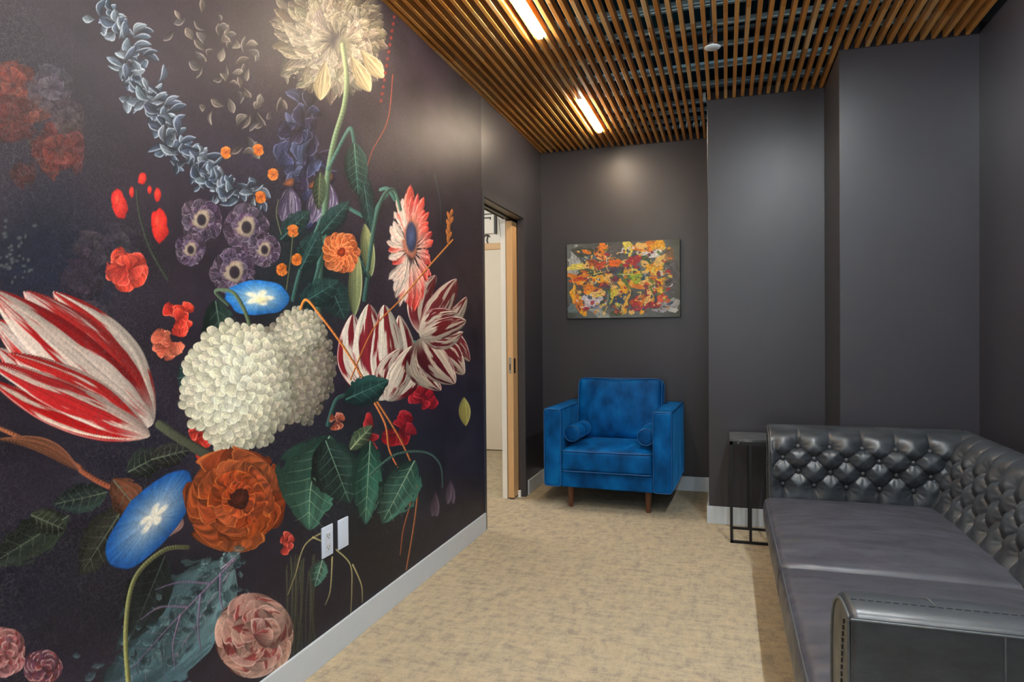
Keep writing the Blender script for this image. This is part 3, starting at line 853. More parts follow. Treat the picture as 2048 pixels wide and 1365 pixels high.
def petal(fr, b, t, w, c0, c1, edge=None, bend=0., peak=.6, q=.75, rag=0., ragf=9, streak=.12, sf=14, stripe=None, soft=1.2, alpha=1., shade=.35, seed=0, tipcut=0.):
    """one petal or leaf from b to t, half width w; c0 base colour, c1 tip colour"""
    bx, by = b; tx, ty = t; L = math.hypot(tx-bx, ty-by)
    if L < 1: return
    ux, uy = (tx-bx)/L, (ty-by)/L; pad = w+abs(bend)+3
    sl, X, Y = fr.region(min(bx, tx)-pad, max(bx, tx)+pad, min(by, ty)-pad, max(by, ty)+pad)
    if X.size == 0: return
    u = ((X-bx)*ux+(Y-by)*uy)/L; v = -(X-bx)*uy+(Y-by)*ux
    uc = np.clip(u, 0, 1)
    v = v-bend*np.sin(np.pi*uc)
    k = math.log(.5)/math.log(peak)
    hw = w*np.sin(np.pi*np.clip(uc**k, 0, 1))**q
    if tipcut: hw = np.maximum(hw, w*.8*np.clip((uc-.3)*3, 0, 1)*np.sqrt(np.clip((1-uc)/tipcut, 0, 1)))
    vn = v/np.maximum(hw, .5)
    if rag:
        rg = (vnoise(vn*ragf*.5+seed, uc*ragf, seed)-.5)*2
        hw = hw*(1+rag*rg)+0*u
        u = u+rag*.35*(vnoise(vn*ragf+3.3, uc*0+seed, seed+5)-.3)*np.clip((uc-.55)*3, 0, 1)
        vn = v/np.maximum(hw, .5)
    dist = np.minimum(hw-np.abs(v), np.minimum(u, 1-u)*L*.8+.2)
    a = np.clip(dist/soft+.5, 0, 1)*alpha
    if not (a > 0).any(): return
    st = vnoise(vn*sf*.5+seed*3.1, uc*2.2+seed, seed+1)
    st2 = vnoise(vn*sf+seed, uc*5+seed, seed+2)
    c = mixc(c0, c1, np.clip(uc, 0, 1))
    if stripe is not None:
        col2, th, fq = stripe
        m_ = fbm(vn*fq+seed*1.7, uc*2.4+.6*vn+seed, seed+9, 4)
        mm = np.clip((m_-th)*14, 0, 1)*np.clip(uc*5-.2, 0, 1)
        c = c*(1-mm[..., None])+np.asarray(col2, float)*mm[..., None]
    lum = 1+streak*2*(st-.5)+streak*(st2-.5)
    lum = lum*(1-shade*np.clip(vn*.55+.35, 0, 1)**1.4)*(1-.25*shade*np.clip(.25-uc, 0, 1)*4)
    c = c*lum[..., None]
    if edge is not None:
        e = np.clip(1-np.abs(hw-np.abs(v)-1.6)/1.8, 0, 1)*np.clip(.45-vn*.8, 0, 1)*np.clip(uc*2, 0, 1)
        c = c*(1-e[..., None]*.75)+np.asarray(edge, float)*e[..., None]*.75
    blend(sl, a, c)
def disc(fr, x, y, rx, ry, c0, c1, ang=0., rag=0., soft=2., alpha=1., rays=0, raycol=None, star=.5, seed=0, shade=.3):
    R = max(rx, ry)*1.15+3; sl, X, Y = fr.region(x-R, x+R, y-R, y+R)
    if X.size == 0: return
    dx, dy = X-x, Y-y; ca_, sa_ = math.cos(ang), math.sin(ang)
    p = (dx*ca_+dy*sa_)/rx; q = (-dx*sa_+dy*ca_)/ry
    r = np.hypot(p, q); th = np.arctan2(q, p)
    rr = r*(1+rag*(vnoise(th*2.2+9, th*0+seed, seed)-.5)*2)
    a = np.clip((1-rr)*min(rx, ry)/soft+.5, 0, 1)*alpha
    t = np.clip(rr, 0, 1)
    c = mixc(c0, c1, t**.8)
    c *= (1+.22*(vnoise(th*11, r*2, seed+3)-.5))[..., None]*(1-shade*np.clip((dx/rx+dy/ry)*.5, 0, 1))[..., None]
    if rays:
        s = np.cos(th*rays)*.5+.5
        m_ = np.clip((s*(1-t/star)+.35-t/star*.8)*3.0, 0, 1)
        c = c*(1-m_[..., None])+np.asarray(raycol, float)*m_[..., None]
    blend(sl, a, c)
def haze(px, py, rx, ry, col, alpha, seed=0):
    fr = Fr(px, py); sl, X, Y = fr.region(-rx*1.3, rx*1.3, -ry*1.3, ry*1.3)
    r = np.hypot(X/rx, Y/ry)+.5*(fbm(X/rx*2+5, Y/ry*2+5, seed)-.5)
    blend(sl, np.clip(1.2-r, 0, 1)**1.2*alpha, np.asarray(col, float)*(.75+.5*fbm(X/14, Y/14, seed+4))[..., None])
def smooth_path(P, n=10):
    P = [np.array(p, float) for p in P]; out = []
    for k in range(len(P)-1):
        p0 = P[max(0, k-1)]; p1 = P[k]; p2 = P[k+1]; p3 = P[min(len(P)-1, k+2)]
        for u in np.linspace(0, 1, n, endpoint=False):
            out.append(.5*((2*p1)+(-p0+p2)*u+(2*p0-5*p1+4*p2-p3)*u*u+(-p0+3*p1-3*p2+p3)*u**3))
    out.append(P[-1]); return out
def stem(P, w0, w1, c0, c1, hi=.5, alpha=1.):
    """a stem through measured points, widths in local units"""
    Q = smooth_path(P); n = len(Q)-1
    for k in range(n):
        fr = Fr(*Q[k]); wd = w0+(w1-w0)*k/n
        ex, ey = Q[k+1]-Q[k]; L = math.hypot(ex, ey)
        if L < .01: continue
        sl, X, Y = fr.region(min(0, ex)-wd-2, max(0, ex)+wd+2, min(0, ey)-wd-2, max(0, ey)+wd+2)
        if X.size == 0: continue
        t = np.clip((X*ex+Y*ey)/(L*L), 0, 1); dx, dy = X-t*ex, Y-t*ey; d = np.hypot(dx, dy)
        side = dx/wd
        c = mixc(c0, c1, np.full_like(d, k/n))*(1-.45*np.clip(side+.1, -1, 1)+hi*.3*np.exp(-((side+.35)/.25)**2))[..., None]
        blend(sl, np.clip((wd-d)/1.1+.5, 0, 1)*alpha, c)
R_ = random.Random(5)
def jit(c, a=14):
    k = R_.uniform(-a, a); return [max(0, v+k+R_.uniform(-a*.3, a*.3)) for v in c]
def rosette(px, py, rx, ry, c0, c1, rings=3, n=8, edge=None, centre=None, rag=.15, stripe=None, alpha=1., streak=.2, start=0., sd=0, wide=.62):
    fr = Fr(px, py)
    for g in range(rings):
        s = 1-g/(rings+.6)
        for k in range(n):
            a = start+2*math.pi*(k+.5*g+R_.uniform(-.12, .12))/n; s2 = s*R_.uniform(.9, 1.08)
            tx, ty = rx*s2*math.cos(a), ry*s2*math.sin(a); L = math.hypot(tx, ty)
            w = L*wide*math.pi/n*1.9
            dk = .72+.28*(g+1)/rings
            petal(fr, (tx*.05, ty*.05), (tx, ty), w, jit([c*dk for c in c0]), jit([c*dk for c in c1]), edge=edge, peak=.68, q=.6, rag=rag, stripe=stripe, streak=streak, alpha=alpha, seed=sd+k+g*13, bend=R_.uniform(-.1, .1)*w)
    if centre is not None: disc(fr, 0, 0, rx*.2, ry*.2, centre, [c*.6 for c in centre], rag=.2)
def leaf(px0, py0, px1, py1, w, c0, c1, vein=(140, 165, 150), rag=.16, bend=0., seed=0, alpha=1., nv=7):
    fr = Fr((px0+px1)/2, (py0+py1)/2); b = (px0-(px0+px1)/2, py0-(py0+py1)/2); t = (-b[0], -b[1])
    petal(fr, b, t, w, c0, c1, bend=bend, peak=.45, q=.8, rag=rag, ragf=15, streak=.28, sf=9, shade=.5, seed=seed, alpha=alpha)
    L = math.hypot(t[0]-b[0], t[1]-b[1]); ux, uy = (t[0]-b[0])/L, (t[1]-b[1])/L
    def pt(u, v): 
        vv = v+bend*math.sin(math.pi*u)
        return (fr_c[0]+b[0]+ux*L*u-uy*vv, fr_c[1]+b[1]+uy*L*u+ux*vv)
    fr_c = ((px0+px1)/2, (py0+py1)/2)
    stem([pt(u, 0) for u in (.02, .3, .6, .95)], 1.6, .5, vein, vein, alpha=.8*alpha)
    for k in range(1, nv):
        u = k/(nv+.5); hw = w*math.sin(math.pi*u**.868)**.8*.86
        for s in (-1, 1):
            stem([pt(u, 0), pt(min(.98, u+.07), s*hw*.5), pt(min(.99, u+.12), s*hw)], .8, .3, vein, [c*.8 for c in vein], alpha=.55*alpha)
def flame(px0, py0, px1, py1, w, base=(226, 208, 196), col=(150, 22, 26), n=4, seed=0, th=.46, spread=.6, tipsplit=.3):
    """a striped tulip made of long overlapping petals"""
    cx, cy = (px0+px1)/2, (py0+py1)/2; fr = Fr(cx, cy)
    bx, by = px0-cx, py0-cy; tx, ty = px1-cx, py1-cy; L = math.hypot(tx-bx, ty-by); ux, uy = (tx-bx)/L, (ty-by)/L
    offs = np.linspace(-1, 1, n)
    for k in sorted(range(n), key=lambda k: -abs(offs[k])):
        o = offs[k]
        e = (tx-uy*w*spread*o*1.1-ux*L*tipsplit*abs(o)*.5, ty+ux*w*spread*o*1.1-uy*L*tipsplit*abs(o)*.5)
        petal(fr, (bx, by), e, w*(.62-.12*abs(o)), jit(base, 6), jit([c*.95 for c in base], 8), bend=w*o*.42, peak=.46, q=.62, rag=.07, ragf=7,
              stripe=(jit(col, 10), th, 3.4), streak=.12, sf=20, shade=.42, seed=seed+k*7, edge=(240, 226, 214))

# deep background foliage and dim blooms
for (x, y, rx, ry, c, a, s) in ((95, 520, 190, 190, (22, 27, 44), .8, 1), (620, 560, 130, 170, (20, 34, 36), .8, 2), (760, 950, 160, 170, (20, 34, 36), .7, 3),
                                (300, 930, 200, 120, (30, 28, 42), .6, 4), (480, 330, 130, 170, (44, 38, 54), .6, 5), (860, 720, 90, 170, (33, 27, 42), .6, 6), (330, 1180, 260, 150, (22, 24, 32), .7, 7),
                                (40, 1180, 130, 160, (28, 28, 40), .6, 8), (760, 1120, 110, 110, (24, 24, 24), .7, 9), (620, 300, 110, 120, (52, 45, 66), .5, 10)):
    haze(x, y, rx, ry, c, a, s)
for (x, y, rx, ry, c) in ((25, 170, 42, 50, (122, 52, 38)), (62, 205, 40, 44, (116, 56, 42)), (20, 235, 40, 48, (96, 38, 32)), (115, 298, 55, 48, (112, 50, 42)), (45, 348, 26, 20, (82, 42, 40)), (100, 175, 42, 40, (84, 72, 82)),
                          (185, 500, 32, 36, (62, 52, 66)), (240, 485, 30, 34, (58, 50, 62)), (165, 560, 38, 40, (58, 48, 62)), (185, 635, 44, 36, (64, 56, 66)), (135, 235, 34, 32, (76, 58, 62))):
    rosette(x, y, rx, ry, [v*.75 for v in c], c, rings=2, n=5, alpha=.72, streak=.3, sd=int(x), wide=.8)
for k in range(38):
    x, y = R_.gauss(28, 26), R_.gauss(520, 42); disc(Fr(x, y), 0, 0, R_.uniform(3, 7), R_.uniform(3, 6), (118, 122, 116), (48, 52, 58), alpha=.7)
# pale bell flowers falling in a long curved spray
spray = smooth_path([(215, 40), (262, 95), (275, 170), (320, 215), (345, 290), (390, 325), (430, 375), (500, 385)], 12)
stem([(215, 30), (262, 95), (285, 180), (330, 240), (360, 300), (440, 380)], 3, 5, (52, 58, 62), (50, 56, 56))
for k, p in enumerate(spray[::3]):
    for q in range(7):
        a = R_.uniform(0, 2*math.pi); r = R_.uniform(24, 50); fr = Fr(p[0]+R_.gauss(0, 12), p[1]+R_.gauss(0, 10))
        c = R_.choice([(96, 112, 134), (122, 138, 156), (78, 92, 116), (140, 152, 166), (66, 76, 98)])
        petal(fr, (0, 0), (r*math.cos(a), r*math.sin(a)*.85), R_.uniform(5, 9.5), [v*.45 for v in c], jit(c, 12), edge=(204, 214, 222), bend=R_.uniform(-10, 10), peak=.62, streak=.25, sf=8, seed=k*9+q, shade=.55)
# shadowy cream blossoms in the upper middle
for k in range(60):
    t = R_.random(); x = 395+t*120+R_.gauss(0, 38); y = 25+t*230+R_.gauss(0, 34); a = R_.uniform(0, 2*math.pi); r = R_.uniform(16, 42)
    c = R_.choice([(96, 84, 80), (126, 114, 106), (80, 70, 74), (150, 140, 130), (98, 92, 96)])
    petal(Fr(x, y), (0, 0), (r*math.cos(a)*.8, r*math.sin(a)), R_.uniform(4, 9), [v*.5 for v in c], c, edge=(186, 176, 162), bend=R_.uniform(-8, 8), alpha=.85, streak=.3, seed=k, shade=.5)
# blue and violet ruffled blooms
for k in range(44):
    a = R_.uniform(0, 2*math.pi); r = R_.uniform(30, 70); x = 600+R_.gauss(0, 20); y = 300+R_.gauss(0, 55)
    c = R_.choice([(58, 60, 98), (74, 78, 118), (48, 42, 70), (92, 102, 142), (62, 50, 78), (44, 38, 60)])
    petal(Fr(x, y), (0, 0), (r*math.cos(a)*.55, r*math.sin(a)), R_.uniform(9, 17), [v*.6 for v in c], jit(c, 8), bend=R_.uniform(-14, 14), edge=(134, 146, 180), alpha=.85, streak=.35, rag=.15, seed=k, shade=.55)
for (x, y, s) in ((578, 400, 1), (628, 405, 2), (655, 390, 3)):
    for k in range(6):
        petal(Fr(x, y), (0, -30), (R_.uniform(-24, 24), 42), 13, (58, 48, 72), (98, 82, 114), stripe=((158, 148, 168), .5, 5), bend=R_.uniform(-12, 12), alpha=.85, seed=k+s*9)
    disc(Fr(x, y-34), 0, 0, 10, 8, (170, 96, 52), (96, 58, 44), rag=.3)
# big cream fringed bloom at the top
fr = Fr(672, 82)
for ring, (R0, cc) in enumerate(((150, (96, 86, 76)), (138, (120, 108, 92)), (118, (146, 132, 112)), (98, (166, 152, 130)), (74, (174, 160, 138)))):
    for k in range(34):
        a = 2*math.pi*(k+R_.random()*.9)/34; r = R0*R_.uniform(.74, 1.03)*(1.0 if math.sin(a) < .2 else .92)
        petal(fr, (12*math.cos(a), 10*math.sin(a)), (r*math.cos(a)*.86, r*math.sin(a)), R_.uniform(9, 17), [v*.70 for v in cc], jit(cc, 16), edge=(206, 192, 166), rag=.42, ragf=13, bend=R_.uniform(-14, 14), peak=.74, streak=.28, sf=16, seed=k+40*ring, shade=.4)
disc(fr, 14, 8, 16, 20, (112, 112, 84), (150, 140, 112), soft=9, alpha=.8)
for (x0, y0, x1, y1) in ((700, 110, 742, 188), (650, 120, 640, 200), (720, 100, 770, 160)):
    petal(Fr(x0, y0), (0, 0), (x1-x0, y1-y0), 17, (190, 168, 128), (206, 184, 140), edge=(238, 222, 180), streak=.22, rag=.12)
stem([(684, 90), (692, 150), (688, 210), (668, 280), (655, 350), (648, 430), (640, 520), (634, 640)], 4.5, 7, (150, 158, 112), (58, 92, 82))
# stems and green mass behind
for P in ([(665, 420), (652, 470), (630, 560), (610, 640)], [(655, 340), (690, 270), (702, 258), (708, 285)], [(775, 390), (752, 420), (742, 500), (728, 600)], [(640, 440), (600, 540), (585, 600)],
          [(655, 440), (680, 412), (712, 425), (738, 440)], [(815, 690), (830, 685), (850, 690)], [(700, 790), (672, 800), (655, 850)], [(760, 380), (775, 378), (790, 400)]):
    stem(P, 3.2, 4.4, (70, 106, 96), (48, 80, 74))
for (a, b, c, d, w_) in ((640, 470, 700, 400, 20), (600, 540, 640, 460, 24), (560, 480, 620, 420, 22), (655, 560, 690, 640, 30), (700, 480, 740, 560, 18), (722, 330, 742, 470, 16), (740, 640, 690, 720, 26), (600, 610, 680, 560, 26)):
    leaf(a, b, c, d, w_, (22, 46, 46), (38, 66, 62), vein=(64, 98, 92), seed=a, alpha=.85, nv=5)
leaf(708, 285, 716, 392, 24, (40, 78, 70), (26, 54, 50), vein=(78, 116, 100), rag=.04, seed=4)
leaf(640, 345, 636, 420, 14, (70, 84, 62), (50, 62, 50), vein=(100, 108, 80), rag=.04, seed=6)
for (a, b, c, d) in ((728, 448, 742, 555), (712, 505, 708, 632)):
    petal(Fr(a, b), (0, 0), (c-a, d-b), 14, (168, 170, 116), (112, 124, 84), edge=(206, 206, 160), peak=.5, q=.6, streak=.12, shade=.6)
# dusky anemones
for (x, y, r) in ((402, 440, 46), (492, 455, 50), (468, 545, 52), (380, 500, 34), (528, 500, 36)):
    rosette(x, y, r*.92, r, (58, 44, 64), (98, 80, 102), rings=2, n=8, edge=(164, 150, 164), rag=.28, streak=.4, sd=int(x), wide=.62)
    disc(Fr(x, y), 0, 0, r*.36, r*.42, (206, 192, 150), (150, 132, 120), rag=.2, soft=4)
    disc(Fr(x, y), 0, 0, r*.20, r*.25, (36, 30, 42), (54, 44, 50), soft=3)
for (x, y) in ((515, 300), (585, 462), (592, 520), (520, 395), (562, 540), (450, 305), (545, 350)):
    rosette(x, y, 10, 13, (196, 92, 34), (226, 130, 52), rings=1, n=6, sd=int(x), rag=.1)
for P in ([(585, 470), (580, 520), (572, 580)], [(562, 470), (552, 430), (556, 400)]): stem(P, 1.1, 1.3, (90, 96, 70), (80, 84, 64))
# small scarlet buds and frilled scarlet blooms on thin stems
stem([(272, 380), (278, 430), (300, 500), (335, 560)], 2, 3, (52, 56, 44), (44, 50, 42))
for (x, y, rx, ry, a) in ((237, 408, 15, 29, -.25), (283, 357, 8, 12, .2), (318, 452, 17, 33, -.1), (314, 390, 7, 14, 0), (262, 385, 5, 10, 0), (298, 380, 4, 8, 0)):
    fr = Fr(x, y); disc(fr, 0, 0, rx, ry, (236, 66, 44), (206, 34, 30), ang=a, rag=.12, soft=2, seed=int(x)); disc(fr, -rx*.3, -ry*.3, rx*.3, ry*.4, (248, 110, 78), (232, 62, 44), soft=5, alpha=.7)
def ruffle(px, py, rx, ry, c0, c1, n=12, sd=0, edge=(248, 150, 120)):
    fr = Fr(px, py)
    for k in range(n):
        a = R_.uniform(0, 2*math.pi); r = R_.uniform(.55, 1.0); ox, oy = R_.gauss(0, .14)*rx, R_.gauss(0, .14)*ry
        petal(fr, (ox, oy), (ox+rx*r*math.cos(a), oy+ry*r*math.sin(a)), min(rx, ry)*R_.uniform(.36, .55), jit([v*.72 for v in c0], 8), jit(c1, 14), edge=edge, peak=.7, q=.55, rag=.2, ragf=7, streak=.2, seed=sd+k, bend=R_.uniform(-.2, .2)*rx, shade=.42)
ruffle(258, 540, 46, 48, (222, 52, 40), (240, 78, 58), 15, 3)
ruffle(355, 635, 30, 40, (214, 40, 34), (236, 66, 48), 10, 5)
ruffle(336, 690, 36, 36, (226, 84, 60), (244, 128, 98), 10, 6)
ruffle(395, 870, 24, 52, (206, 40, 32), (226, 56, 44), 12, 8)
ruffle(402, 968, 18, 30, (190, 40, 30), (216, 60, 40), 7, 18)
ruffle(570, 1085, 19, 22, (200, 46, 42), (226, 88, 76), 8, 9)
ruffle(846, 800, 30, 40, (150, 22, 36), (192, 34, 46), 10, 11, (222, 80, 86))
ruffle(800, 858, 40, 34, (140, 18, 30), (176, 28, 40), 12, 12, (210, 70, 76))
ruffle(740, 868, 20, 50, (150, 24, 32), (186, 36, 42), 9, 13, (214, 84, 80))
ruffle(672, 845, 20, 26, (150, 66, 50), (196, 96, 70), 6, 14, (230, 190, 170))
# orange daisy and trumpet flowers
rosette(682, 505, 38, 44, (222, 78, 40), (240, 132, 74), rings=3, n=13, edge=(250, 172, 110), rag=.1, streak=.25, sd=71, wide=.7, centre=(196, 70, 34))
fr = Fr(518, 596)
disc(fr, 0, 0, 62, 35, (238, 236, 216), (26, 112, 196), rag=.06, rays=5, raycol=(244, 240, 214), star=.72, seed=5)
disc(fr, 2, 4, 16, 8, (246, 232, 160), (240, 234, 206), soft=5)
stem([(455, 610), (430, 585), (445, 580), (470, 590), (495, 640), (500, 690)], 3, 4, (74, 92, 74), (86, 98, 70))
leaf(430, 600, 452, 740, 34, (34, 54, 48), (44, 64, 54), vein=(78, 98, 84), seed=31, nv=6)
leaf(395, 700, 360, 780, 22, (34, 60, 62), (44, 72, 72), seed=35, nv=4)
# white snowball of many small four-petalled florets
def snowball(px, py, rx, ry, n, tint, sd, size=15):
    fr = Fr(px, py); pts = []
    for k in range(n):
        r = math.sqrt((k+.5)/n); a = k*2.39996+sd; pts.append((rx*r*math.cos(a), ry*r*math.sin(a), r))
    disc(fr, 0, 0, rx*1.0, ry*1.0, [v*.62 for v in tint], [v*.42 for v in tint], rag=.05, soft=5, shade=.5)
    for (x, y, r) in sorted(pts, key=lambda p: -p[2]):
        light = 1.05-.36*max(0, (x/rx*.8+y/ry*.35))-.18*r**3
        s = size*(1.08-.3*r)*R_.uniform(.85, 1.12); a0 = R_.uniform(0, 1.5)
        for q in range(4):
            a = a0+q*math.pi/2+R_.uniform(-.15, .15); c = jit([v*light for v in tint], 9)
            petal(fr, (x, y), (x+s*math.cos(a), y+s*math.sin(a)*.95), s*.48, [v*.84 for v in c], [min(255, v*1.02) for v in c], edge=[min(255, v*light*1.08) for v in tint], peak=.62, q=.55, streak=.08, sf=6, seed=q, soft=1., shade=.30)
        disc(fr, x, y, 1.8, 1.8, (176, 178, 130), (150, 150, 110), soft=1)
snowball(600, 735, 70, 112, 74, (168, 156, 138), 3, 20)
snowball(600, 665, 46, 46, 30, (214, 205, 180), 5, 17)
snowball(488, 775, 104, 124, 118, (250, 242, 212), 1, 25)
# striped tulips
stem([(318, 850), (350, 872), (395, 900), (430, 918)], 9, 11, (66, 70, 52), (52, 52, 44))
flame(322, 862, 5, 600, 88, base=(228, 206, 192), col=(178, 26, 26), n=5, seed=3, th=.44, spread=.75, tipsplit=.35)
flame(316, 880, 0, 735, 52, base=(226, 196, 180), col=(186, 28, 26), n=3, seed=23, th=.42, spread=.5, tipsplit=.1)
flame(768, 802, 752, 600, 60, base=(224, 210, 192), col=(122, 24, 34), n=4, seed=41, th=.47, spread=.7)
flame(775, 800, 828, 690, 38, base=(222, 204, 186), col=(116, 22, 32), n=3, seed=51, th=.46, spread=.5)
flame(846, 668, 915, 555, 40, base=(206, 184, 166), col=(112, 34, 40), n=3, seed=61, th=.48, spread=.9)
flame(846, 678, 925, 765, 50, base=(212, 192, 172), col=(108, 30, 38), n=4, seed=67, th=.48, spread=.8)
flame(843, 672, 935, 640, 34, base=(214, 196, 176), col=(112, 28, 36), n=3, seed=73, th=.5, spread=.6)
# scarlet and white fringed bloom
fr = Fr(822, 500)
for k in range(46):
    a = 2*math.pi*k/46+R_.uniform(-.05, .05); r = R_.uniform(.8, 1.06); side = math.cos(a) < -.2
    c1 = R_.choice([(214, 46, 40), (226, 62, 50), (196, 36, 36)]) if not (side and R_.random() < .75) else (226, 206, 192)
    petal(fr, (8*math.cos(a), 22*math.sin(a)), (46*r*math.cos(a), 128*r*math.sin(a)), R_.uniform(6, 9), (228, 206, 188), c1, rag=.3, ragf=12, bend=R_.uniform(-6, 6), peak=.66, streak=.25, seed=k, edge=(244, 190, 170))
disc(fr, 0, -20, 15, 40, (206, 168, 140), (176, 104, 84), rag=.2, soft=4); disc(fr, 0, -26, 11, 30, (84, 96, 132), (56, 60, 86), soft=3)
stem([(800, 420), (790, 385), (778, 380), (762, 400), (748, 450), (735, 540)], 3, 4, (80, 110, 96), (60, 88, 80))
# arching grasses and orange stalks
stem([(905, 480), (860, 530), (800, 600), (745, 660), (700, 760)], 1.6, 1.4, (196, 128, 62), (170, 96, 48))
for k in range(12):
    petal(Fr(900-k*.4, 430+k*5), (0, 6), (R_.uniform(-7, 7), -12), 3.2, (150, 84, 44), (204, 124, 62), seed=k)
stem([(600, 618), (612, 600), (640, 632), (690, 700), (745, 790), (800, 880), (832, 960), (830, 1030), (812, 1140)], 2.6, 1.5, (214, 130, 58), (150, 90, 56))
stem([(745, 800), (770, 850), (778, 900), (800, 945), (822, 990), (806, 1060), (800, 1110)], 2.2, 1.2, (206, 122, 66), (134, 70, 48))
stem([(785, 150), (775, 240), (745, 300), (735, 330)], 1.2, 1.0, (132, 62, 44), (120, 56, 40))
for k in range(14): disc(Fr(790-k*2.2, 20+k*14), 0, 0, 3.4, 4, (152, 52, 42), (100, 34, 32))
stem([(870, 350), (880, 400), (882, 450)], 3, 1, (46, 54, 58), (44, 46, 54), alpha=.6)
petal(Fr(927, 795), (0, 0), (4, 58), 12, (186, 178, 98), (160, 150, 76), edge=(214, 206, 140), peak=.5)
# brown ribbon leaf and branch at left
stem([(0, 858), (60, 885), (150, 930), (165, 945), (220, 975), (285, 990)], 4, 6, (142, 84, 56), (120, 62, 42))
petal(Fr(80, 885), (-90, -6), (82, 60), 16, (132, 82, 56), (112, 66, 48), bend=-22, edge=(176, 118, 84), streak=.3)
# dim leaves
for (a, b, c, d, w_, c0, c1) in ((215, 985, 105, 1010, 30, (44, 58, 52), (34, 46, 46)), (250, 1010, 160, 1150, 40, (52, 50, 40), (44, 44, 38)), (225, 960, 300, 1050, 34, (126, 70, 44), (84, 54, 42)), (140, 1030, -20, 1130, 40, (46, 56, 42), (36, 42, 38)),
                                 (255, 945, 330, 905, 30, (40, 48, 42), (36, 40, 38)), (300, 920, 380, 900, 24, (50, 46, 40), (40, 42, 40)), (60, 1030, 130, 1060, 28, (48, 52, 38), (40, 44, 36))):
    leaf(a, b, c, d, w_, c0, c1, vein=(94, 104, 86), seed=int(a), nv=6)
# second trumpet flower
fr = Fr(308, 1035)
petal(fr, (30, 40), (50, -10), 20, (200, 150, 130), (150, 110, 110), streak=.2)
disc(fr, -2, 0, 52, 120, (226, 220, 208), (18, 82, 156), ang=.72, rag=.07, rays=5, raycol=(234, 228, 210), star=.5, seed=9)
# large rust coloured bloom
rosette(478, 1000, 98, 104, (134, 48, 20), (182, 80, 34), rings=4, n=7, edge=(222, 132, 66), rag=.14, streak=.3, sd=91, wide=.8, centre=(90, 34, 20))
# broad green leaves right of the bloom
leaf(660, 870, 618, 1060, 62, (50, 92, 76), (66, 112, 94), vein=(150, 176, 140), bend=16, seed=101, nv=8, rag=.2)
leaf(650, 880, 700, 1010, 48, (28, 46, 42), (40, 66, 58), vein=(100, 130, 110), seed=103, nv=7)
leaf(740, 880, 730, 1050, 30, (34, 76, 62), (58, 104, 88), vein=(120, 150, 126), seed=105, nv=7, rag=.2)
leaf(830, 920, 765, 1045, 38, (44, 84, 72), (70, 116, 100), vein=(140, 168, 140), seed=107, nv=7, rag=.26)
leaf(700, 900, 745, 850, 16, (96, 116, 84), (74, 92, 70), vein=(150, 160, 120), seed=109, nv=4)
leaf(690, 800, 780, 760, 28, (26, 56, 54), (34, 72, 66), vein=(70, 106, 98), seed=113, nv=5)
stem([(740, 950), (790, 910), (850, 905), (880, 930), (885, 975)], 2.4, 2, (66, 96, 82), (58, 70, 70))
for (x, y) in ((870, 1000), (900, 975)):
    for k in range(4): petal(Fr(x, y), (0, -18), (R_.uniform(-12, 8), 34), 6, (62, 48, 64), (104, 86, 104), seed=k, alpha=.8, edge=(140, 124, 142))
# blue green ragged leaf low down
fr = Fr(380, 1230)
leaf(475, 1110, 215, 1400, 90, (92, 120, 126), (58, 84, 94), vein=(136, 112, 136), seed=121, nv=9, rag=.3, bend=-12)
leaf(470, 1125, 330, 1345, 50, (102, 130, 134), (70, 98, 106), vein=(140, 116, 138), seed=125, nv=8, rag=.3)
leaf(330, 1110, 260, 1280, 44, (26, 32, 34), (34, 42, 44), vein=(58, 66, 64), seed=127, nv=6)
leaf(440, 1140, 480, 1105, 18, (110, 138, 140), (90, 116, 120), vein=(150, 130, 150), seed=128, nv=3, rag=.3)
for k in range(110):
    t_ = R_.random(); x = 470-215*t_+R_.gauss(0, 34); y = 1125+215*t_+R_.gauss(0, 26); c = R_.choice([(84, 116, 124), (60, 88, 98), (110, 140, 144), (48, 70, 80), (40, 54, 62)])
    a = R_.uniform(1.2, 3.4); r = R_.uniform(12, 30)
    petal(Fr(x, y), (0, 0), (r*math.cos(a), r*math.sin(a)), R_.uniform(4, 9), [v*.75 for v in c], c, edge=(150, 176, 178), alpha=.6, rag=.3, streak=.3, seed=k, shade=.5)
for P in ([(470, 1118), (400, 1190), (330, 1262), (262, 1340)], [(440, 1148), (440, 1200), (452, 1240)], [(400, 1190), (395, 1250), (400, 1300)], [(360, 1230), (345, 1290), (350, 1340)], [(420, 1168), (360, 1165), (310, 1180)], [(375, 1215), (320, 1215), (280, 1240)]):
    stem(P, 2.2, 1.0, (128, 106, 134), (96, 84, 108), alpha=.85)
stem([(375, 1095), (330, 1100), (280, 1140), (258, 1190), (250, 1270), (254, 1350), (262, 1430)], 4, 5, (96, 98, 68), (150, 150, 90))
# stalks at the foot
for k in range(22):
    x = 590+R_.uniform(-20, 45); stem([(x, 1110+R_.uniform(0, 40)), (x+R_.uniform(-10, 6), 1220), (x+R_.uniform(-16, 6), 1320)], 1.6, 1.6, (66, 68, 54), (44, 46, 40), alpha=.7)
for P in ([(655, 1060), (610, 1090), (590, 1150), (575, 1190)], [(672, 1100), (700, 1130), (703, 1180), (700, 1240)], [(664, 1115), (660, 1180), (650, 1210)], [(705, 1130), (722, 1170), (724, 1205)], [(625, 1075), (648, 1085), (660, 1088)]):
    stem(P, 1.6, 1.0, (176, 164, 110), (110, 104, 76))
leaf(645, 1120, 628, 1175, 16, (70, 112, 96), (56, 92, 80), seed=131, nv=4, rag=.3)
